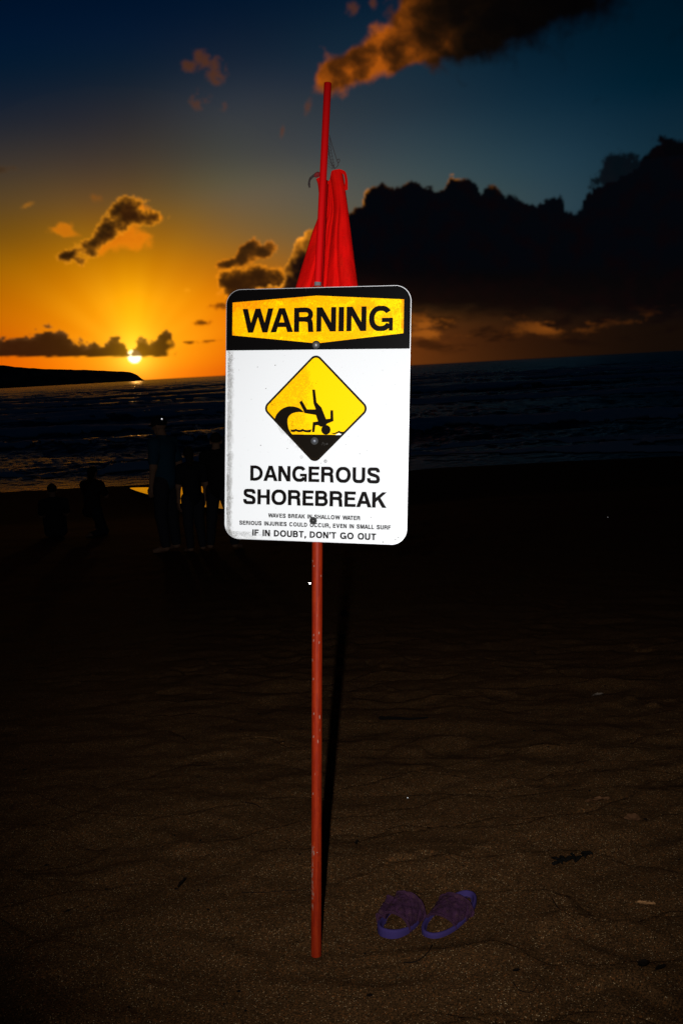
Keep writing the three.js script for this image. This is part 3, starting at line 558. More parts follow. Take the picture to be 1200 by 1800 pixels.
  for (let i = 0; i < 6500; i++) { const x = 10 + 150 * r(), y = 590 + 17 * r(); if (fbm(x * 0.04, y * 0.1 + 3, 3) + 0.8 * sstep(160, 20, x) + 0.7 * (r() - 0.5) < 0.5) continue; ctx.fillStyle = 'rgba(70,70,66,' + (0.08 + 0.22 * r()) + ')'; ctx.fillRect(x, y, 0.4 + 0.6 * r(), 0.4 + 0.5 * r()); }
  for (let i = 0; i < 1500; i++) { const t = r(), x = 132 + 70 * t + 9 * (r() + r() - 1), y = 330 + 60 * t + 11 * (r() + r() - 1); if (noise(x * 0.08, y * 0.08) < -0.05 || x > 158 + (y - 340) + 2) continue; ctx.fillStyle = 'rgba(70,66,58,' + (0.08 + 0.2 * r()) + ')'; ctx.fillRect(x, y, 0.7, 0.7); }
  for (let i = 0; i < 130; i++) { ctx.fillStyle = 'rgba(50,46,40,' + (0.2 + 0.5 * r()) + ')'; ctx.beginPath(); ctx.arc(20 + 420 * r(), 152 + 450 * r(), 0.3 + 0.6 * r() * r(), 0, 7); ctx.fill(); }
  for (const [x, y, q] of [[127, 184, 1.2], [104, 240, 1], [82, 188, 0.9], [160, 385, 1], [92, 378, 1.1], [340, 395, 0.8], [370, 546, 0.9], [400, 604, 1.2], [437, 592, 1], [430, 597, 1.1]]) { ctx.fillStyle = 'rgba(50,46,40,0.8)'; ctx.beginPath(); ctx.arc(x, y, q, 0, 7); ctx.fill(); }
  for (let i = 0; i < 40; i++) { ctx.fillStyle = 'rgba(150,150,150,' + 0.4 * r() + ')'; ctx.fillRect(457 * r(), 147 * r(), 0.4 + r(), 0.4 + 0.5 * r()); }
}
const printMap = new THREE.CanvasTexture(printCanvas);
printMap.colorSpace = THREE.SRGBColorSpace; printMap.anisotropy = 16;
const aluminium = std(RGB(0.62, 0.62, 0.63), 0.42, { metalness: 0.85 });
const roundedRect = (w, h, r) => { const s = new THREE.Shape(); s.moveTo(r, 0); s.lineTo(w - r, 0); s.absarc(w - r, -r, r, Math.PI / 2, 0, true); s.lineTo(w, -h + r); s.absarc(w - r, -h + r, r, 0, -Math.PI / 2, true); s.lineTo(r, -h); s.absarc(r, -h + r, r, -Math.PI / 2, -Math.PI, true); s.lineTo(0, -r); s.absarc(r, -r, r, Math.PI, Math.PI / 2, true); return s; };
{
  const sign = thing('warning_sign', 'white, black and yellow warning board bolted to a red painted pipe post in the sand', 'warning sign');
  sign.position.copy(SIGN_BASE); sign.quaternion.setFromRotationMatrix(signFrame);
  // post: an open pipe
  const chips = document.createElement('canvas'); chips.width = 128; chips.height = 2048;
  {
    const c = chips.getContext('2d'), r = rng(12);
    c.fillStyle = 'rgb(126,30,6)'; c.fillRect(0, 0, 128, 2048);
    for (let i = 0; i < 2600; i++) { c.fillStyle = r() < 0.5 ? 'rgba(150,52,8,0.2)' : 'rgba(92,16,5,0.2)'; c.fillRect(128 * r(), 2048 * r(), 2 + 5 * r(), 10 + 60 * r()); }
    for (let i = 0; i < 60; i++) { c.fillStyle = 'rgba(' + (r() < 0.6 ? '150,140,132' : '80,30,18') + ',' + (0.4 + 0.5 * r()) + ')'; c.beginPath(); c.ellipse(128 * r(), 2048 * r(), 0.8 + 1.6 * r(), 1.2 + 4 * r(), 0.4 * (r() - 0.5), 0, 7); c.fill(); }
    // the worn run of grey chips half way down, and the pairs above it: on the side towards the path
    for (let i = 0; i < 34; i++) { const y = 1440 + 170 * r(); c.fillStyle = 'rgba(122,112,106,' + (0.5 + 0.45 * r()) + ')'; c.beginPath(); c.ellipse(117 + 5 * (r() - 0.5) * (1 + (i % 3)), y, 0.9 + 1.5 * r(), 2 + 6 * r(), 0.5 * (r() - 0.5), 0, 7); c.fill(); }
    for (const [x, y] of [[119, 886], [119, 900], [14, 905], [118, 1000], [121, 1090], [120, 1150], [118, 1300], [13, 880]]) { c.fillStyle = 'rgba(138,126,120,0.85)'; c.beginPath(); c.ellipse(x, y, 1.8, 3.6, 0.2, 0, 7); c.fill(); }
  }
  const paint = new THREE.CanvasTexture(chips); paint.colorSpace = THREE.SRGBColorSpace; paint.wrapS = THREE.RepeatWrapping;
  const R = 0.0128, L = new THREE.LatheGeometry([[R, -0.30], [R, 1.6485], [R - 0.0006, 1.6500], [R - 0.0024, 1.6500], [R - 0.0028, 1.6490], [R - 0.0028, 1.2]].map(([x, y]) => new THREE.Vector2(x, y)), 40);
  { const p = L.attributes.position, uv = L.attributes.uv; for (let i = 0; i < p.count; i++) uv.setXY(i, uv.getX(i), (p.getY(i) + 0.3) / 1.95); }
  part('post', L, phys(0xffffff, 0.5, { map: paint, specularIntensity: 0.22 }), sign);
  // plate, print
  const plate = new THREE.ExtrudeGeometry(roundedRect(BOARD.w, BOARD.h, 0.038), { depth: 0.0018, bevelEnabled: true, bevelThickness: 0.0003, bevelSize: 0.0003, bevelSegments: 2, curveSegments: 20 });
  plate.translate(0, 0, -0.0022); plate.applyMatrix4(onBoard);
  const panel = part('panel', plate, aluminium, sign);
  const inset = 0.0012, face = new THREE.ShapeGeometry(roundedRect(BOARD.w - 2 * inset, BOARD.h - 2 * inset, 0.037), 24);
  face.translate(inset, -inset, 0.0003);
  { const p = face.attributes.position, uv = face.attributes.uv; for (let i = 0; i < p.count; i++) uv.setXY(i, p.getX(i) / BOARD.w, 1 + p.getY(i) / BOARD.h); }
  face.applyMatrix4(onBoard);
  const print = part('reflective_sheet', face, phys(0xffffff, 0.3, { map: printMap, specularIntensity: 0.15 }), panel);
  print.userData.label = 'WARNING, DANGEROUS SHOREBREAK lettering with a yellow diamond of a tumbling bather';
  // bolts
  const headProfile = [[0.0056, 0], [0.0056, 0.0016], [0.0052, 0.0030], [0.0040, 0.0046], [0.0022, 0.0056], [0, 0.0059]].map(([x, y]) => new THREE.Vector2(x, y));
  const washerProfile = [[0.0092, 0], [0.0092, 0.0008], [0.0088, 0.0012], [0.0050, 0.0012]].map(([x, y]) => new THREE.Vector2(x, y));
  const nutProfile = [[0, -0.036], [0.006, -0.036], [0.006, -0.030], [0.0028, -0.030], [0.0028, 0]].map(([x, y]) => new THREE.Vector2(x, y));
  const rubber = std(RGB(0.012, 0.012, 0.012), 0.7);
  const bolts = [[228.8, 136.6, RGB(0.22, 0.22, 0.23), 0.5, 0.6, 'grey domed bolt head'], [228.2, 365.7, RGB(0.16, 0.17, 0.20), 0.5, 0.6, 'blue-grey domed bolt head'], [227.6, 558.3, RGB(0.02, 0.02, 0.02), 0.45, 0.2, 'black domed bolt head']];
  const seat = (g, x, y) => { g.rotateX(Math.PI / 2); g.translate(x / 1000, -y / 1000, 0.0006); g.applyMatrix4(onBoard); return g; };
  for (const [x, y, col, rough, metal, label] of bolts) {
    const bolt = part('bolt', seat(mergeGeometries([new THREE.LatheGeometry(headProfile, 28), new THREE.LatheGeometry(nutProfile, 12)]), x, y), std(col, rough, { metalness: metal }), sign);
    bolt.userData.label = label;
    part('washer', seat(new THREE.LatheGeometry(washerProfile, 28), x, y), rubber, bolt);
  }
}

// ---------------------------------------------------------------- red flag on its stick, set in the open end of the post
const weave = dataTexture(256, (x, y) => { const v = 128 + 60 * Math.sin(x * Math.PI / 2) * Math.sin(y * Math.PI / 2) + 50 * (gAt(x, y) - 0.5); return [v, v, v]; }, false, 60, 60);
{
  const flag = thing('red_flag', 'limp bright red flag tied to a red stick standing above the board', 'flag');
  flag.position.copy(SIGN_BASE); flag.quaternion.setFromRotationMatrix(signFrame);
  const zRod = -0.016 - 0.0002;
  const at = (x, y, z = zRod) => mm(x + z * 251, y, z);   // set back behind the board, along the line of the post
  // stick
  const a = new THREE.Vector3(...at(230.6, -15)), b = new THREE.Vector3(...at(248.8, -474.2, zRod + 0.02)), dir = b.clone().sub(a), len = dir.length();
  const prof = [[0.0083, 0], [0.0084, 0.001], [0.0088, len - 0.0015], [0.0084, len - 0.0004], [0.0078, len], [0.0070, len - 0.0006], [0.0068, len - 0.02]].map(([x, y]) => new THREE.Vector2(x, y));
  const q = new THREE.Quaternion().setFromUnitVectors(new THREE.Vector3(0, 1, 0), dir.clone().normalize());
  const rodG = new THREE.LatheGeometry(prof, 32); rodG.applyQuaternion(q); rodG.translate(a.x, a.y, a.z);
  const rib = dataTexture(64, (x, y) => { const v = 128 + 90 * Math.sin(y * Math.PI / 4); return [v, v, v]; }, false, 1, 30);
  part('stick', rodG, phys(RGB(0.52, 0.002, 0.003), 0.7, { bumpMap: rib, bumpScale: 0.00012, specularIntensity: 0.1 }), flag);
  const plugG = new THREE.CylinderGeometry(0.0082, 0.0082, 0.30, 24); plugG.translate(0, -0.146, 0); plugG.applyQuaternion(q); plugG.translate(a.x, a.y, a.z);
  part('stick_insert', plugG, matt(RGB(0.13, 0.125, 0.135), 0.8), flag);
  // cloth: gathered at the top, opening in folds downwards, closed round the back
  const left = (y) => table([-286, -272, -258, -200, -143, -76, -4, 60], [219, 221, 226, 231, 212, 190, 167, 149], y);
  const right = (y) => table([-286, -272, -214, -125, -36, -1, 60], [287, 290, 300, 313.5, 327, 333, 343], y);
  const topEdge = (s) => table([0, 0.12, 0.3, 0.42, 0.5, 0.62, 0.9, 1], [-270, -272, -268, -262, -268, -283, -285, -280], s);
  const clothMap = dataTexture(512, (x, y) => { const k = 0.92 + 0.10 * fbm(x / 60, y / 60, 4) + 0.16 * (gAt(x, y) - 0.5) + 0.06 * Math.sin(x * 1.57) + (noise(x / 9, y / 90) > 0.62 ? -0.08 : 0); return [clamp(247 * k, 0, 255), clamp(12 + 14 * Math.max(0, fbm(x / 80 + 3, y / 80, 3)), 0, 255), 8]; }, true, 2, 2);
  const N = 150, M = 70, red = phys(RGB(0.74, 0.74, 0.74), 0.85, { map: clothMap, bumpMap: weave, bumpScale: 0.0005, specularIntensity: 0.08 });
  const cloth = gridGeometry(N + 1, M + 1, (i, j) => {
    const round = (i / N) * 2, back = round > 1, s = back ? 2 - round : round, t = j / M, y = lerp(topEdge(s), 62, t), open = sstep(-280, 60, y);
    const x = lerp(left(y), right(y), s);
    // depth in millimetres towards the viewer: flat left sheet, a deep gutter, a full roll on the right
    const ripple = 3.0 * noise(s * 5, y * 0.010) + 1.3 * noise(s * 11 + 4, y * 0.022) + 0.6 * noise(s * 26, y * 0.07);
    const roll = Math.sqrt(Math.max(0, 1 - Math.pow((s - 0.76) / 0.25, 2))), sheet = Math.sqrt(Math.max(0, 1 - Math.pow((s - 0.22) / 0.235, 2)));
    const small = Math.exp(-Math.pow((s - 0.475) / 0.045, 2));
    let z = back ? -22 - 40 * open * Math.pow(Math.max(0, 1 - s / 0.46), 1.3) - 20 * open * Math.sin(Math.PI * s) - 8 * Math.sin(Math.PI * s) : -20 + (20 + 26 * open) * roll * (s > 0.5 ? 1 : 0) * (1 - 0.22 * Math.exp(-Math.pow((s - 0.70 - 0.05 * Math.sin(y * 0.013)) / 0.035, 2)) * sstep(-240, -120, y)) + (5 + 9 * open) * sheet * (s < 0.46 ? 1 : 0) * (1 - 0.5 * Math.exp(-Math.pow((s - 0.24 + 0.0004 * y) / 0.03, 2))) + 12 * small * (0.4 + open);
    if (!back && s < 0.46) z -= 42 * open * Math.pow(1 - s / 0.46, 1.3);
    z += ripple * (0.4 + open);
    if (s < 0.003) z = -22 - 40 * open; else if (s > 0.997) z = -20;
    return at(x, y, zRod + (z - 20) / 1000);
  }, (i, j) => [i / N * 0.5, j / M * 0.35]);
  const capPts = []; for (let i = 0; i <= N; i++) capPts.push(cloth.attributes.position.getX(i), cloth.attributes.position.getY(i), cloth.attributes.position.getZ(i));
  const flagCloth = part('cloth', cloth, red, flag);
  { // folded-in top edge closing the gathered cloth
    const c = new THREE.Vector3(); for (let i = 0; i <= N; i++) c.add(new THREE.Vector3(...capPts.slice(i * 3, i * 3 + 3))); c.divideScalar(N + 1); c.y -= 0.012;
    const pos = [...capPts, c.x, c.y, c.z], ix = []; for (let i = 0; i < N; i++) ix.push(i, N + 1, i + 1);
    const g = new THREE.BufferGeometry(); g.setAttribute('position', new THREE.Float32BufferAttribute(pos, 3)); g.setAttribute('uv', new THREE.Float32BufferAttribute(new Float32Array((N + 2) * 2), 2)); g.setIndex(ix); g.computeVertexNormals();
    part('gathered_top', g, red, flagCloth);
  }
  { // dark red strip down the fold just right of the stick
    part('fold_strip', tube([at(250, -245, zRod + 0.001), at(246.5, -150, zRod + 0.004), at(243, -60, zRod + 0.005), at(241, 10, zRod + 0.005)], 0.0016, 30, 6), matt(RGB(0.25, 0.002, 0.002), 0.9), flagCloth);
  }
  // loose ribbon end at the top right, as a thin folded strap
  const ribbon = gridGeometry(17, 3, (i, j) => { const t = i / 16, w = (j - 1) * 4.2; const x = table([0, 0.35, 0.7, 1], [276, 292, 297, 297], t), y = table([0, 0.35, 0.7, 1], [-283, -276, -254, -237], t); return at(x + w * (0.3 + 0.7 * t), y - w * (1 - t) * 0.8, zRod - 0.026 + 0.004 * Math.sin(t * 4) + 0.003 * (j - 1)); });
  const ribbonBack = ribbon.clone(); ribbonBack.translate(0, 0, -0.0012);
  part('ribbon', mergeGeometries([ribbon, ribbonBack]), red, flag);
  const knotG = new THREE.SphereGeometry(0.008, 14, 10); knotG.scale(1.15, 0.7, 0.9); knotG.rotateZ(0.4); { const p = knotG.attributes.position; for (let i = 0; i < p.count; i++) { const k = 1 + 0.25 * noise(p.getX(i) * 300, p.getY(i) * 300 + p.getZ(i) * 200); p.setXYZ(i, p.getX(i) * k, p.getY(i) * k, p.getZ(i) * k); } } knotG.computeVertexNormals();
  knotG.translate(...at(225, -270, zRod - 0.004));
  part('knot', knotG, std(RGB(0.16, 0.003, 0.004), 0.9), flag);
  // frayed threads and the tie of fine cord
  const thread = std(RGB(0.03, 0.018, 0.018), 0.9), r = rng(31), frays = [], net = [];
  for (let k = 0; k < 16; k++) { const e = r(), sx = 222 - 5 * r(), sy = -272 + 6 * r(); frays.push(tube([at(sx, sy), at(sx - 7 - 4 * e, sy + 3 + 4 * r(), zRod + 0.004 * (r() - 0.5)), at(209 - 3 * r() - 4 * e, -258 + 14 * r(), zRod), at(204 + 5 * r(), -248 + 10 * r(), zRod + 0.006 * (r() - 0.5))], 0.0005, 14, 4)); }
  part('frayed_threads', mergeGeometries(frays), thread, flag);
  net.push(tube([at(254, -360), at(260, -340), at(268, -318, zRod - 0.006), at(274, -302, zRod - 0.01), at(277, -293, zRod - 0.012), at(271, -286, zRod - 0.012)], 0.0008, 30, 5));
  net.push(tube([at(255, -352), at(259, -322, zRod - 0.004), at(264, -300, zRod - 0.008), at(268, -284, zRod - 0.01)], 0.0006, 24, 5));
  net.push(tube([at(274, -303, zRod - 0.01), at(279, -306, zRod - 0.01), at(280, -300, zRod - 0.01), at(275, -296, zRod - 0.01)], 0.0008, 14, 5));
  for (let k = 0; k < 9; k++) { const y = -340 + k * 7; net.push(tube([at(250.5 + k * 0.2, y - 4), at(255 + k * 0.6, y + 3 * r(), zRod - 0.004), at(258 + k * 1.6, y - 2 + 4 * r(), zRod - 0.007)], 0.00035, 8, 4)); }
  for (let k = 0; k < 5; k++) net.push(tube([at(252, -335 + 4 * k), at(256 + k, -310 + 3 * k, zRod - 0.005), at(262 + 2 * k, -282 - r() * 6, zRod - 0.01)], 0.00035, 10, 4));
  part('tie_cord', mergeGeometries(net), thread, flag);
}
console.log('sign done');

// ---------------------------------------------------------------- slides in the sand
const footOutline = (L, W, n = 72, grow = 0) => { const out = []; for (let i = 0; i < n; i++) { const t = (i / n) * 2 * Math.PI, c = Math.cos(t), s = Math.sin(t); const k = 1 + 0.04 * c - 0.05 * Math.cos(2 * t); out.push([(L / 2 + grow) * Math.sign(c) * Math.pow(Math.abs(c), 0.86), (W / 2 * k + grow) * Math.sign(s) * Math.pow(Math.abs(s), 0.80) * (c < -0.1 ? 0.97 : 1)]); } return out; };
const plastic = matt(RGB(0.036, 0.024, 0.098), 0.8), plasticInner = matt(RGB(0.034, 0.023, 0.09), 0.8);
const suedeMap = dataTexture(256, (x, y) => { const n = fbm(x / 40, y / 40, 4), f = gAt(x, y); const k = 0.85 + 0.35 * n + 0.2 * (f - 0.5); return [64 * k + 20 * Math.max(0, fbm(x / 22 + 9, y / 22, 3)), 37 * k + 22 * Math.max(0, fbm(x / 22 + 9, y / 22, 3)), 60 * k]; }, true);
const suedeBump = dataTexture(256, (x, y) => { const v = 255 * clamp(0.5 * gAt(x, y) + 0.5 * gAt(x >> 1, y >> 1)); return [v, v, v]; }, false, 6, 6);
const suede = phys(0xffffff, 0.9, { map: suedeMap, bumpMap: suedeBump, bumpScale: 0.0006, specularIntensity: 0.1 });
function slide(label, { length = 0.205, width = 0.092, arch = 0.052, strapFrom = -0.01, strapTo = 0.075, crease = 0, fill = 0.0105 }) {   // toe towards +x
  const o = thing('slide_sandal', label, 'sandal', 'pair of purple slides left on the sand');
  // sole with a raised rim
  const outer = footOutline(length, width), rings = [[0, -0.006, 0], [0.0005, 0.004, 0], [0.0015, 0.014, 0], [0.0003, 0.0185, 0], [-0.003, 0.0205, 0], [-0.0065, 0.0195, 0], [-0.0085, 0.0155, 0], [-0.010, 0.009, 0], [-0.012, 0.0072, 0]];
  const n = 72, soleG = gridGeometry(n + 1, rings.length, (i, j) => { const p = footOutline(length, width, n, rings[j][0])[i % n]; const tip = sstep(0.3, 1, p[0] / (length / 2)) * 0.004 + sstep(0.4, 1, -p[0] / (length / 2)) * 0.003; return [p[0], rings[j][1] + (j > 1 ? tip : 0), p[1]]; });
  part('sole', soleG, plastic, o);
  const bed = gridGeometry(n + 1, 8, (i, j) => { const k = 1 - j / 7, p = footOutline(length, width, n, -0.0115)[i % n]; return [p[0] * k, 0.0078, p[1] * k]; });
  part('footbed', bed, plasticInner, o);
  const pile = gridGeometry(n + 1, 14, (i, j) => { const k = 1 - j / 13, p = footOutline(length, width, n, -0.0150)[i % n]; const x = p[0] * k, z = p[1] * k; return [x, 0.0070 + fill * (1 - k * k * 0.85) + 0.0022 * noise(x * 60, z * 60 + length * 50), z]; }, (i, j, p) => [p[0] / 1.9, p[2] / 1.9]);
  part('trapped_sand', pile, sandMat, o);
  // quilted strap: an arch with thickness, piped edges and a stitched cross
  const U = 48, V = 30, shapeAt = (u, v, lift) => {
    const t = (u - 0.5) * 2, ang = t * Math.PI / 2 * 1.02, x = lerp(strapFrom, strapTo, v) + 0.006 * (1 - t * t) * (v - 0.5);
    const half = width / 2 + 0.0035, taper = 1 - 0.16 * v, bulge = arch * (1.0 - 0.28 * v);
    const du = (u - 0.62) / 0.17, dv = (v - 0.5) / 0.42, cross = Math.min(Math.abs(du - dv), Math.abs(du + dv)) , box = Math.max(Math.abs(du), Math.abs(dv));
    const dim = 0.0034 * sstep(0.16, 0.0, cross) * (box < 1 ? 1 : 0) + 0.0030 * sstep(0.14, 0, Math.abs(box - 1));
    const grid2 = Math.min(Math.abs(((u * 5 + v * 2.5) % 1) - 0.5), Math.abs(((u * 5 - v * 2.5 + 5) % 1) - 0.5));
    const puff = lift > 0 ? 0.0020 * sstep(0, 0.22, grid2) - dim + 0.0016 * noise(u * 9 + crease * 7, v * 6) : 0;
    const fold = crease * 0.010 * Math.exp(-Math.pow((u - 0.84) / 0.05, 2)) * (lift > 0 ? 1 : 0.4) - crease * 0.012 * Math.exp(-Math.pow((u - 0.75) / 0.045, 2));
    const edge = lift > 0 && (v < 0.05 || v > 0.95) ? 0.0008 : 0;
    const rr = 1 + (lift + puff + fold + edge) / 0.05;
    return [x, 0.006 + Math.max(0, bulge * rr * Math.pow(Math.max(0, Math.cos(ang)), 0.75)) , half * taper * rr * Math.sin(ang)];
  };
  const topG = gridGeometry(U + 1, V + 1, (i, j) => shapeAt(i / U, j / V, 0.0028), (i, j) => [i / U * 0.9, j / V * 0.7]);
  const underG = gridGeometry(U + 1, V + 1, (i, j) => shapeAt(i / U, j / V, -0.0018));
  const sides = [0, 1].map((v) => gridGeometry(U + 1, 2, (i, j) => shapeAt(i / U, v, j ? 0.0028 : -0.0018)));
  const strap = part('strap', mergeGeometries([topG, underG, ...sides]), suede, o);
  for (const v of [0.0, 1.0]) { const pts = []; for (let i = 2; i <= U - 2; i += 2) { const p = shapeAt(i / U, v, 0.0024); pts.push(p); } part('piping', tube(pts, 0.0021, 60, 7), suede, strap); }
  return o;
}
{
  const right = slide('purple slide lying flat with its sandy heel loop showing beyond the quilted strap', { length: 0.238, width: 0.090, arch: 0.044, strapFrom: -0.032, strapTo: 0.052 });
  right.position.set(0.228, -0.012, -2.452); right.rotation.set(0, Math.atan2(-0.177, -0.121) + 0.0, 0, 'YXZ');
  right.rotation.y = Math.PI + Math.atan2(0.177, 0.121);   // toe towards the photographer's left
  const left = slide('purple slide with its heel sunk in the sand and a creased strap', { length: 0.190, width: 0.094, arch: 0.060, strapFrom: -0.03, strapTo: 0.052, crease: 1, fill: 0.008 });
  left.position.set(0.099, -0.012, -2.445); left.rotation.set(0, Math.PI + 1.22, 0.0, 'YXZ'); left.rotation.y = Math.PI + 1.08; left.rotation.z = 0.10;
}

// ---------------------------------------------------------------- bits washed up or blown onto the sand
const leafBrown = matt(RGB(0.10, 0.045, 0.02), 0.8), leafDark = matt(RGB(0.006, 0.004, 0.003), 0.85), leafTan = matt(RGB(0.30, 0.15, 0.06), 0.8), weedMat = matt(RGB(0.004, 0.0035, 0.003), 0.8), twigMat = matt(RGB(0.005, 0.0035, 0.003), 0.9);
function scrap(name, label, category, x, z, long, wide, turn, mat, seed, curl = 0.25, group) {   // a dry curled leaf or a flake, with thickness
  const o = thing(name, label, category, group), r = rng(seed), N = 14, M = 8;
  const edge = [...Array(N + 1)].map((_, i) => Math.pow(Math.sin(Math.PI * (0.06 + 0.88 * i / N)), 0.6) * (0.8 + 0.35 * r()));
  const sheet = (lift) => gridGeometry(N + 1, M + 1, (i, j) => { const u = i / N - 0.5, v = (j / M - 0.5) * edge[i]; return [u * long, lift + long * curl * (u * u * 0.9 + Math.abs(v) * v * 0.5 + v * v * 1.2) + 0.06 * long * noise(u * 4 + seed, v * 4) + 0.003, v * wide]; });
  const a = sheet(0.0009), b = sheet(-0.0003);
  part('blade', mergeGeometries([a, b]), mat, o);
  part('vein', tube([[-long * 0.62, 0.003, 0], [-long * 0.3, 0.005, 0.001], [long * 0.45, 0.006, 0]], Math.max(0.0006, long * 0.018), 12, 5, (t) => 1 - 0.7 * t), mat, o);
  o.position.set(x, sandY(x, z), z); o.rotation.y = turn;
  return o;
}
scrap('dry_leaf', 'pale orange-brown dry leaf lying flat beyond the slides', 'leaf', 0.750, -2.463, 0.046, 0.018, -0.35, leafTan, 3, 0.15);
scrap('dry_leaf', 'dark brown broad curled leaf beyond the clump of seaweed', 'leaf', 0.859, -2.96, 0.07, 0.05, 1.2, leafBrown, 8, 0.35);
scrap('dry_leaf', 'brown curled leaf lying flatter beside the broad curled leaf', 'leaf', 0.80, -3.14, 0.075, 0.03, 0.1, leafBrown, 12, 0.2);
scrap('dry_leaf', 'black three-cornered leaf scrap standing up from the near sand', 'leaf', 0.645, -2.147, 0.03, 0.026, 0.9, leafDark, 21, 0.7);
scrap('dry_leaf', 'black rounded leaf scrap beside the three-cornered one', 'leaf', 0.682, -2.137, 0.032, 0.016, 0.5, leafDark, 22, 0.4);
scrap('dry_leaf', 'small black upright leaf scrap just behind the post', 'leaf', -0.010, -2.905, 0.026, 0.012, 1.5, leafDark, 25, 0.9);
scrap('dry_leaf', 'narrow black leaf standing on edge on the left side of the sand', 'leaf', -0.518, -2.697, 0.05, 0.012, 1.25, leafDark, 26, 0.6);
scrap('dry_leaf', 'tiny black leaf crumb on the sand in front of the slides', 'leaf', 0.352, -2.17, 0.016, 0.012, 0.2, leafDark, 29, 0.5);
scrap('dry_leaf', 'grey-brown leaf flake far out on the dark sand', 'leaf', 1.147, -4.47, 0.05, 0.03, 0.3, matt(RGB(0.16, 0.12, 0.09), 0.8), 33, 0.3);
{
  const r = rng(88), dots = [];   // specks of bark and husk too small to count
  for (let i = 0; i < 150; i++) { const D = 1.7 + 3.2 * r(), x = (r() - 0.5) * D * 0.85, s = 0.002 + 0.005 * r() * r(), g = new THREE.IcosahedronGeometry(s, 0); g.scale(1 + r(), 0.5, 1); g.rotateY(r() * 3); g.translate(x, sandY(x, -D) + s * 0.2, -D); dots.push(g); }
  const m = setting('bark_crumbs', mergeGeometries(dots), twigMat, 'stuff'); m.userData.label = 'dark crumbs of bark and husk strewn over the sand';
}
function twig(label, pts, radius, name = 'twig') {
  const o = thing(name, label, 'twig'), x = pts[0][0], z = pts[0][1];
  o.position.set(x, sandY(x, z), z);
  part('stem', tube(pts.map(([a, b, h = 0]) => [a - x, sandY(a, b) - sandY(x, z) + radius * 0.6 + h, b - z]), radius, 30, 6, (t) => 1.1 - 0.6 * t), twigMat, o);
  return o;
}
twig('thin dark twig curving on the sand between the slides and the pale leaf', [[0.508, -2.50], [0.512, -2.45], [0.524, -2.41], [0.545, -2.37]], 0.0012);
twig('short forked twig in the dip in front of the slides', [[0.085, -2.245], [0.12, -2.235, 0.002], [0.15, -2.255, 0.006], [0.165, -2.285, 0.010]], 0.0016);
twig('little hooked twig like an arc on the near sand', [[0.337, -2.13], [0.35, -2.105], [0.375, -2.098, 0.001], [0.395, -2.125, 0.003]], 0.0011);
twig('short straight dark twig lying on the left beyond the post', [[-0.40, -3.30], [-0.36, -3.27, 0.003], [-0.33, -3.24, 0.003]], 0.0025);
twig('fine stalk lying behind the post, left of its shadow', [[-0.34, -2.63], [-0.27, -2.622, 0.001], [-0.20, -2.628], [-0.15, -2.62]], 0.0012);
twig('crooked dark twig washed up far behind the post', [[0.12, -4.28], [0.19, -4.23, 0.006], [0.25, -4.19, 0.01], [0.33, -4.22, 0.004]], 0.008);
{
  const o = thing('seaweed', 'black branching clump of seaweed on the right of the sand', 'seaweed'), x0 = 0.55, z0 = -2.70, r = rng(19);
  o.position.set(x0, sandY(x0, z0), z0);
  const main = [[0, 0.003, 0.006], [0.03, 0.008, 0.0], [0.06, 0.012, -0.004], [0.095, 0.008, -0.022], [0.125, 0.012, -0.03]];
  part('stem', tube(main, 0.0042, 30, 7, (t) => 1.1 - 0.7 * t + 0.25 * Math.sin(t * 22)), weedMat, o);
  for (let k = 0; k < 11; k++) { const t = 0.1 + 0.08 * k, i = Math.min(3, Math.floor(t * 4)), f = t * 4 - i, b = main[i].map((v, n) => lerp(v, main[i + 1][n], f)), a = r() * 6.3, l = 0.012 + 0.026 * r(); part('frond', tube([b, [b[0] + l * 0.5 * Math.cos(a), b[1] + 0.006 + 0.004 * r(), b[2] + l * 0.5 * Math.sin(a)], [b[0] + l * Math.cos(a + 0.4), Math.max(0.003, b[1] + 0.01 * (r() - 0.4)), b[2] + l * Math.sin(a + 0.4)]], 0.0034, 10, 6, (q) => 0.6 + 0.6 * Math.sin(q * 3)), weedMat, o); }
}
const towardsFlash = (p) => { const c = new THREE.Vector3(0, EYE, 0).sub(p).normalize(), f = FLASH.clone().sub(p).normalize(); return c.add(f).normalize(); };
function glint(name, label, category, x, z, size, rough = 0.16) {   // a polished flake of shell that throws the flash straight back
  const o = thing(name, label, category);
  const y = sandY(x, z) + size * 0.6, g = new THREE.SphereGeometry(size, 16, 8, 0, 2 * Math.PI, 0, Math.PI / 2); g.scale(1, 0.25, 0.8);
  const cap = new THREE.CircleGeometry(size, 16); cap.rotateX(Math.PI / 2); cap.scale(1, 1, 0.8);
  const flat = new THREE.CylinderGeometry(size * 0.8, size, size * 0.25, 18);
  part('nacre', flat, phys(RGB(0.9, 0.92, 0.95), rough, { metalness: 0.9 }), o);
  part('shell_rim', mergeGeometries([g, cap].map((q) => { const c = q.clone(); c.rotateX(Math.PI); c.translate(0, -size * 0.05, 0); return c; })), matt(RGB(0.6, 0.55, 0.5), 0.6), o);
  o.position.set(x, y, z);
  o.quaternion.setFromUnitVectors(new THREE.Vector3(0, 1, 0), towardsFlash(o.position));
}
glint('shell_flake', 'bright glinting shell flake on the dark sand just left of the post', 'shell', -0.336, -9.25, 0.008);
glint('shell_flake', 'tiny faint shell flake far off on the dark beach to the right', 'shell', 4.13, -15.3, 0.006, 0.4);
glint('shell_flake', 'tiny shell flake on the sand behind the post, right of its shadow', 'shell', 0.174, -3.27, 0.0016, 0.6);

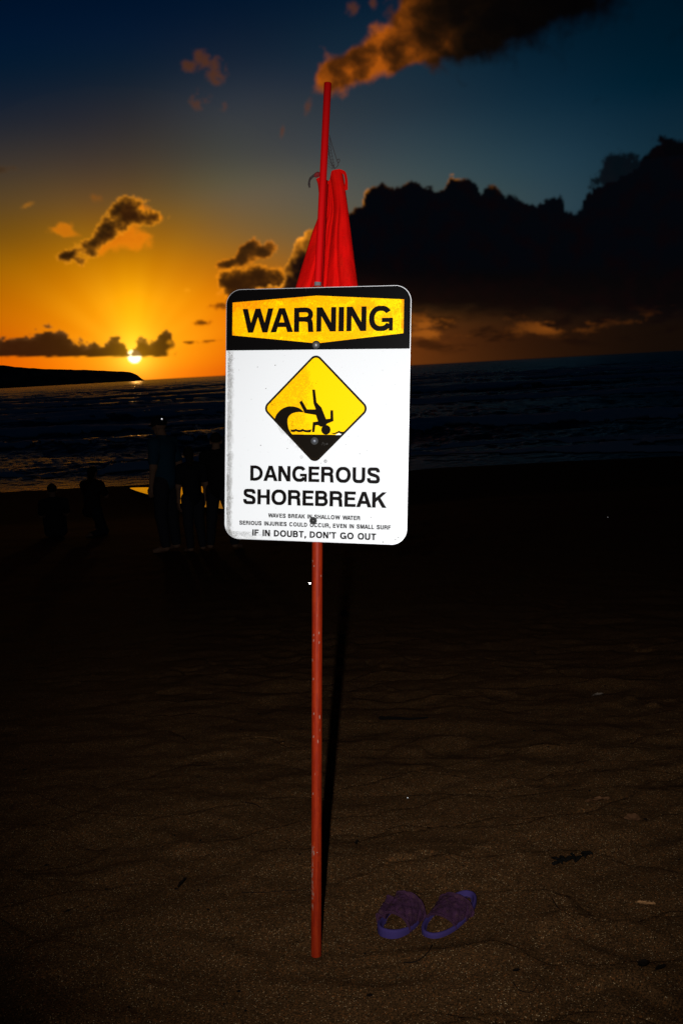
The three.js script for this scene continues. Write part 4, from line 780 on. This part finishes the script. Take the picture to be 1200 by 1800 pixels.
// ---------------------------------------------------------------- people down by the water
function surfaceNet(bones, cell, blend) {   // bones: [a, ra, b, rb]; tapered capsules joined smoothly, meshed by naive surface nets
  const lo = [1e9, 1e9, 1e9], hi = [-1e9, -1e9, -1e9];
  for (const [a, ra, b, rb] of bones) for (const [p, r] of [[a, ra], [b, rb]]) for (let c = 0; c < 3; c++) { lo[c] = Math.min(lo[c], p[c] - r - 3 * cell); hi[c] = Math.max(hi[c], p[c] + r + 3 * cell); }
  const n = [0, 1, 2].map((c) => Math.ceil((hi[c] - lo[c]) / cell) + 1), F = new Float32Array(n[0] * n[1] * n[2]).fill(9);
  const id = (x, y, z) => (z * n[1] + y) * n[0] + x;
  const acc = new Float32Array(F.length);
  for (const [a, ra, b, rb] of bones) {
    const d = [b[0] - a[0], b[1] - a[1], b[2] - a[2]], L2 = Math.max(1e-9, d[0] * d[0] + d[1] * d[1] + d[2] * d[2]), m = Math.max(ra, rb) + 5 * blend;
    const from = [0, 1, 2].map((c) => Math.max(0, Math.floor((Math.min(a[c], b[c]) - m - lo[c]) / cell))), to = [0, 1, 2].map((c) => Math.min(n[c] - 1, Math.ceil((Math.max(a[c], b[c]) + m - lo[c]) / cell)));
    for (let z = from[2]; z <= to[2]; z++) for (let y = from[1]; y <= to[1]; y++) for (let x = from[0]; x <= to[0]; x++) {
      const p = [lo[0] + x * cell - a[0], lo[1] + y * cell - a[1], lo[2] + z * cell - a[2]], t = clamp((p[0] * d[0] + p[1] * d[1] + p[2] * d[2]) / L2);
      const q = Math.hypot(p[0] - t * d[0], p[1] - t * d[1], p[2] - t * d[2]) - (ra + (rb - ra) * t);
      acc[id(x, y, z)] += Math.exp(clamp(-q / blend, -30, 30));
    }
  }
  for (let i = 0; i < F.length; i++) F[i] = acc[i] > 1e-12 ? -blend * Math.log(acc[i]) : 9;
  const vert = new Int32Array(F.length).fill(-1), pos = [], idx = [];
  for (let z = 0; z < n[2] - 1; z++) for (let y = 0; y < n[1] - 1; y++) for (let x = 0; x < n[0] - 1; x++) {
    let sx = 0, sy = 0, sz = 0, k = 0, inside = 0;
    const v = []; for (let c = 0; c < 8; c++) { v[c] = F[id(x + (c & 1), y + ((c >> 1) & 1), z + (c >> 2))]; if (v[c] < 0) inside++; }
    if (inside === 0 || inside === 8) continue;
    for (let a = 0; a < 8; a++) for (const bit of [1, 2, 4]) { if (a & bit) continue; const b = a | bit; if ((v[a] < 0) === (v[b] < 0)) continue; const t = v[a] / (v[a] - v[b]); sx += (a & 1) + (bit === 1 ? t : 0); sy += ((a >> 1) & 1) + (bit === 2 ? t : 0); sz += (a >> 2) + (bit === 4 ? t : 0); k++; }
    vert[id(x, y, z)] = pos.length / 3; pos.push(lo[0] + (x + sx / k) * cell, lo[1] + (y + sy / k) * cell, lo[2] + (z + sz / k) * cell);
  }
  const quad = (a, b, c, d, flip) => { if (a < 0 || b < 0 || c < 0 || d < 0) return; flip ? idx.push(a, c, b, a, d, c) : idx.push(a, b, c, a, c, d); };
  for (let z = 1; z < n[2] - 1; z++) for (let y = 1; y < n[1] - 1; y++) for (let x = 1; x < n[0] - 1; x++) {
    const o = F[id(x, y, z)] < 0;
    if (o !== F[id(x + 1, y, z)] < 0) quad(vert[id(x, y - 1, z - 1)], vert[id(x, y, z - 1)], vert[id(x, y, z)], vert[id(x, y - 1, z)], !o);
    if (o !== F[id(x, y + 1, z)] < 0) quad(vert[id(x - 1, y, z - 1)], vert[id(x - 1, y, z)], vert[id(x, y, z)], vert[id(x, y, z - 1)], !o);
    if (o !== F[id(x, y, z + 1)] < 0) quad(vert[id(x - 1, y - 1, z)], vert[id(x, y - 1, z)], vert[id(x, y, z)], vert[id(x - 1, y, z)], !o);
  }
  const g = new THREE.BufferGeometry();
  g.setAttribute('position', new THREE.Float32BufferAttribute(pos, 3)); g.setIndex(idx); g.computeVertexNormals();
  return g;
}
const V3 = (a, b, t) => a.map((v, i) => lerp(v, b[i], t));
function handBones(wrist, dir, side, palmIn) {   // dir: forearm direction; side: thumb side; a relaxed, slightly curled hand
  const D = new THREE.Vector3(...dir).normalize(), S = new THREE.Vector3(...side).normalize(), P = new THREE.Vector3(...palmIn).normalize(), W = new THREE.Vector3(...wrist), out = [];
  const at = (d, s, p) => W.clone().addScaledVector(D, d).addScaledVector(S, s).addScaledVector(P, p).toArray();
  out.push([at(-0.02, 0, 0), 0.024, at(0.02, 0, 0), 0.025]);
  for (const [s, l, k] of [[0.030, 0.072, 0.9], [0.010, 0.080, 1], [-0.010, 0.074, 0.95], [-0.029, 0.058, 0.8]]) {
    out.push([at(0.015, s * 0.6, 0), 0.014, at(0.088, s, 0.002), 0.0115]);
    const a = at(0.088, s, 0.002), b = at(0.088 + l * 0.5, s * 1.02, 0.012), c = at(0.088 + l * 0.80, s, 0.030), d = at(0.088 + l * 0.95, s, 0.048);
    out.push([a, 0.0098, b, 0.0090], [b, 0.0090, c, 0.0084], [c, 0.0084, d, 0.0074]);
  }
  out.push([at(0.02, 0.022, 0.004), 0.014, at(0.055, 0.046, 0.014), 0.0115], [at(0.055, 0.046, 0.014), 0.0108, at(0.092, 0.056, 0.026), 0.0088]);
  return out;
}
const skin = matt(RGB(0.20, 0.11, 0.07), 0.7), hair = matt(RGB(0.015, 0.011, 0.009), 0.8);
function person(label, { H = 1.75, shirt = RGB(0.03, 0.03, 0.035), trousers = RGB(0.02, 0.02, 0.025), pose = {}, headTurn = 0, cap = false, longHair = false, group }) {
  const o = thing('person', label, 'person', group), k = H / 1.75;
  const J = { hipL: [-0.09, 0.92, 0], hipR: [0.09, 0.92, 0], kneeL: [-0.10, 0.50, 0.02], kneeR: [0.10, 0.50, 0.03], ankleL: [-0.11, 0.085, -0.02], ankleR: [0.11, 0.085, -0.02], toeL: [-0.13, 0.035, 0.15], toeR: [0.14, 0.035, 0.15], pelvis: [0, 0.95, 0], waist: [0, 1.10, 0.01], chest: [0, 1.32, 0.0], neck: [0, 1.49, -0.01], head: [0, 1.635, 0.02], shL: [-0.185, 1.43, -0.01], shR: [0.185, 1.43, -0.01], elbL: [-0.245, 1.15, -0.02], elbR: [0.245, 1.15, -0.02], wrL: [-0.235, 0.90, 0.05], wrR: [0.235, 0.90, 0.05], ...pose };
  for (const n in J) J[n] = J[n].map((v) => v * k);
  const b = (a, ra, c, rc) => [J[a], ra * k, J[c], rc * k];
  const headUp = new THREE.Vector3(...J.head).sub(new THREE.Vector3(...J.neck)).normalize();
  const hd = (f, s, u) => { const F = new THREE.Vector3(Math.sin(headTurn), 0, Math.cos(headTurn)), S = new THREE.Vector3(F.z, 0, -F.x); return new THREE.Vector3(...J.head).addScaledVector(F, f * k).addScaledVector(S, s * k).addScaledVector(headUp, u * k).toArray(); };
  const body = surfaceNet([
    b('pelvis', 0.13, 'waist', 0.12), b('waist', 0.12, 'chest', 0.135), [V3(J.chest, J.shL, 0.35), 0.11 * k, V3(J.chest, J.shR, 0.35), 0.11 * k], b('shL', 0.062, 'neck', 0.058), b('shR', 0.062, 'neck', 0.058),
    b('hipL', 0.098, 'kneeL', 0.062), b('hipR', 0.098, 'kneeR', 0.062), b('kneeL', 0.062, 'ankleL', 0.040), b('kneeR', 0.062, 'ankleR', 0.040), b('ankleL', 0.042, 'toeL', 0.030), b('ankleR', 0.042, 'toeR', 0.030),
    b('shL', 0.062, 'elbL', 0.045), b('shR', 0.062, 'elbR', 0.045), b('elbL', 0.044, 'wrL', 0.028), b('elbR', 0.044, 'wrR', 0.028), b('neck', 0.056, 'head', 0.06),
  ], 0.016, 0.014 * k);
  const headG = surfaceNet([[hd(-0.015, 0, 0.045), 0.085 * k, hd(0.005, 0, 0.03), 0.083 * k], [hd(0.03, 0, -0.01), 0.062 * k, hd(0.05, 0, -0.06), 0.036 * k], [hd(0.085, 0, 0.018), 0.009 * k, hd(0.104, 0, -0.012), 0.011 * k], [hd(0.072, -0.018, -0.045), 0.009 * k, hd(0.072, 0.018, -0.045), 0.009 * k], [hd(0.0, 0.078, 0.02), 0.016 * k, hd(-0.008, 0.082, -0.015), 0.012 * k], [hd(0.0, -0.078, 0.02), 0.016 * k, hd(-0.008, -0.082, -0.015), 0.012 * k], [hd(0.072, -0.034, 0.032), 0.012 * k, hd(0.072, -0.03, 0.03), 0.012 * k], [hd(0.072, 0.034, 0.032), 0.012 * k, hd(0.072, 0.03, 0.03), 0.012 * k]], 0.006, 0.006);
  const hands = [['elbL', 'wrL', 1], ['elbR', 'wrR', -1]].map(([e, w, s]) => { const d = J[w].map((v, i) => v - J[e][i]); return surfaceNet(handBones(J[w], d, [0, 0, 1], [s, 0, 0]), 0.004, 0.003); });
  part('body', mergeGeometries([body, headG, ...hands]), skin, o);
  const shirtBones = [b('pelvis', 0.155, 'waist', 0.150), b('waist', 0.150, 'chest', 0.155), [V3(J.chest, J.shL, 0.4), 0.124 * k, V3(J.chest, J.shR, 0.4), 0.124 * k], b('shL', 0.078, 'neck', 0.066), b('shR', 0.078, 'neck', 0.066), [J.shL, 0.076 * k, V3(J.shL, J.elbL, 0.75), 0.068 * k], [J.shR, 0.076 * k, V3(J.shR, J.elbR, 0.75), 0.068 * k]];
  part('shirt', surfaceNet(shirtBones, 0.014, 0.014 * k), matt(shirt, 0.9), o);
  const legs = [b('pelvis', 0.140, 'pelvis', 0.140), [J.hipL, 0.115 * k, J.kneeL, 0.080 * k], [J.hipR, 0.115 * k, J.kneeR, 0.080 * k], [J.kneeL, 0.080 * k, V3(J.kneeL, J.ankleL, 0.9), 0.064 * k], [J.kneeR, 0.080 * k, V3(J.kneeR, J.ankleR, 0.9), 0.064 * k]];
  part('trousers', surfaceNet(legs, 0.014, 0.012 * k), matt(trousers, 0.9), o);
  if (cap) {
    const c = part('cap', surfaceNet([[hd(-0.02, 0, 0.068), 0.092 * k, hd(0.008, 0, 0.062), 0.090 * k]], 0.006, 0.004), matt(RGB(0.012, 0.012, 0.015), 0.85), o);
    const brimPts = (lift) => gridGeometry(13, 6, (i, j) => { const t = (i / 12 - 0.5) * 2, r = j / 5; const p = hd(0.07 * Math.cos(t * 1.2) + r * 0.085 * Math.cos(t * 0.9), 0.078 * Math.sin(t * 1.25) + 0.0 * r, 0.052 + lift - 0.022 * r - 0.012 * t * t); return p; });
    part('brim', mergeGeometries([brimPts(0.002), brimPts(-0.002)]), matt(RGB(0.012, 0.012, 0.015), 0.85), c);
    o.updateMatrixWorld(true);
    o.userData.capAt = hd;
  } else {
    const bones = [[hd(-0.028, 0, 0.062), 0.088 * k, hd(0.0, 0, 0.066), 0.084 * k]];
    if (longHair) bones.push([hd(-0.05, 0, 0.03), 0.075 * k, hd(-0.075, 0, -0.13), 0.05 * k]);
    part('hair', surfaceNet(bones, 0.007, 0.008), hair, o);
  }
  o.userData.headPoint = hd;
  return o;
}
const stand = (o, x, z, turn, sink = 0.012) => { o.position.set(x, sandY(x, z) - sink, z); o.rotation.y = turn; };
{
  const man = person('standing person in a dark cap and dark blue shirt, arms hanging, beside a shorter figure', { H: 1.82, shirt: RGB(0.012, 0.04, 0.065), cap: true, headTurn: 0.25, pose: { wrL: [-0.27, 0.885, 0.02], elbL: [-0.25, 1.15, -0.05], kneeL: [-0.10, 0.50, 0.0], toeL: [-0.14, 0.035, 0.14] } });
  stand(man, -2.35, -13.38, -2.05);
  // small reflective stud at the back of the cap
  man.updateMatrixWorld(true);
  const hd = man.userData.headPoint, capMesh = man.children.find((c) => c.name === 'cap');
  const crown = new THREE.Vector3(...hd(-0.005, 0, 0.065)).applyMatrix4(man.matrixWorld), world = crown.clone().addScaledVector(new THREE.Vector3(0.052, 0.045, 0.06).normalize(), 0.096), n = towardsFlash(world), turnBack = man.quaternion.clone().invert();
  const spot = world.clone().sub(man.position).applyQuaternion(turnBack), local = n.clone().applyQuaternion(turnBack);
  const stud = new THREE.CylinderGeometry(0.011, 0.012, 0.006, 18); stud.applyQuaternion(new THREE.Quaternion().setFromUnitVectors(new THREE.Vector3(0, 1, 0), local)); stud.translate(spot.x, spot.y, spot.z); stud.translate(...local.clone().multiplyScalar(0.012).toArray());
  part('stud', stud, std(RGB(0.92, 0.93, 0.95), 0.3, { metalness: 1 }), capMesh).userData.label = 'bright reflective stud on the cap';
  const child = person('short bare-headed person between the capped person and the figure partly behind the board', { H: 1.40, shirt: RGB(0.012, 0.012, 0.014), headTurn: -0.4, longHair: true });
  stand(child, -1.97, -13.2, -2.6);
  const third = person('dark-clothed person standing partly hidden behind the edge of the board, legs apart', { H: 1.56, shirt: RGB(0.012, 0.011, 0.011), headTurn: 0.3, pose: { ankleL: [-0.2, 0.085, -0.02], toeL: [-0.24, 0.035, 0.14], kneeL: [-0.16, 0.5, 0.03], ankleR: [0.18, 0.085, -0.05], toeR: [0.22, 0.035, 0.11], kneeR: [0.15, 0.5, 0.02] } });
  stand(third, -1.62, -13.25, 2.9);
  const kneel = { hipL: [-0.09, 0.48, 0], hipR: [0.09, 0.48, 0], pelvis: [0, 0.52, 0], waist: [0, 0.67, 0.03], chest: [0, 0.88, 0.06], neck: [0, 1.05, 0.08], head: [0, 1.19, 0.12], shL: [-0.185, 0.99, 0.06], shR: [0.185, 0.99, 0.06], elbL: [-0.23, 0.76, 0.18], elbR: [0.23, 0.76, 0.18], wrL: [-0.10, 0.80, 0.38], wrR: [0.10, 0.80, 0.38], kneeL: [-0.12, 0.07, 0.16], kneeR: [0.13, 0.46, 0.36], ankleL: [-0.12, 0.06, -0.28], ankleR: [0.13, 0.085, 0.32], toeL: [-0.12, 0.04, -0.42], toeR: [0.14, 0.035, 0.48] };
  const a = person('crouching person on one knee looking out to sea, beside a seated figure', { H: 1.72, shirt: RGB(0.02, 0.012, 0.012), pose: kneel, longHair: true });
  stand(a, -4.70, -18.68, Math.PI - 0.4);
  const sit = { hipL: [-0.09, 0.13, 0], hipR: [0.09, 0.13, 0], pelvis: [0, 0.16, 0], waist: [0, 0.31, -0.02], chest: [0, 0.53, 0.02], neck: [0, 0.70, 0.06], head: [0, 0.84, 0.10], shL: [-0.185, 0.64, 0.03], shR: [0.185, 0.64, 0.03], elbL: [-0.23, 0.42, 0.14], elbR: [0.23, 0.42, 0.14], wrL: [-0.08, 0.40, 0.36], wrR: [0.08, 0.40, 0.36], kneeL: [-0.13, 0.46, 0.38], kneeR: [0.13, 0.46, 0.38], ankleL: [-0.12, 0.085, 0.58], ankleR: [0.12, 0.085, 0.58], toeL: [-0.13, 0.035, 0.74], toeR: [0.13, 0.035, 0.74] };
  const s = person('person sitting on the sand with knees drawn up beside the crouching one', { H: 1.80, shirt: RGB(0.02, 0.02, 0.02), pose: sit });
  stand(s, -5.35, -18.45, Math.PI + 0.3);
}
console.log('people done');

// ---------------------------------------------------------------- the flash unit itself, beside the lens
{
  const o = thing('camera_flash', 'small black flash unit held beside the lens', 'flash');
  const dir = FLASH_AIM.clone().sub(FLASH).normalize();
  o.position.copy(FLASH).addScaledVector(dir, -0.03);
  o.quaternion.setFromUnitVectors(new THREE.Vector3(0, 0, 1), dir);
  const body = new THREE.ExtrudeGeometry(roundedRect(0.05, 0.075, 0.006), { depth: 0.06, bevelEnabled: true, bevelThickness: 0.002, bevelSize: 0.002, bevelSegments: 2 });
  body.translate(-0.025, 0.0375, -0.075);
  part('housing', body, std(RGB(0.015, 0.015, 0.015), 0.6), o);
  const lens = new THREE.ExtrudeGeometry(roundedRect(0.04, 0.064, 0.003), { depth: 0.002, bevelEnabled: false }); lens.translate(-0.02, 0.032, -0.0115);
  part('flash_lamp_window', lens, new THREE.MeshStandardMaterial({ color: 0xffffff, emissive: 0xffffff, emissiveIntensity: 1, roughness: 0.4 }), o);
}
renderer.render(scene, camera);
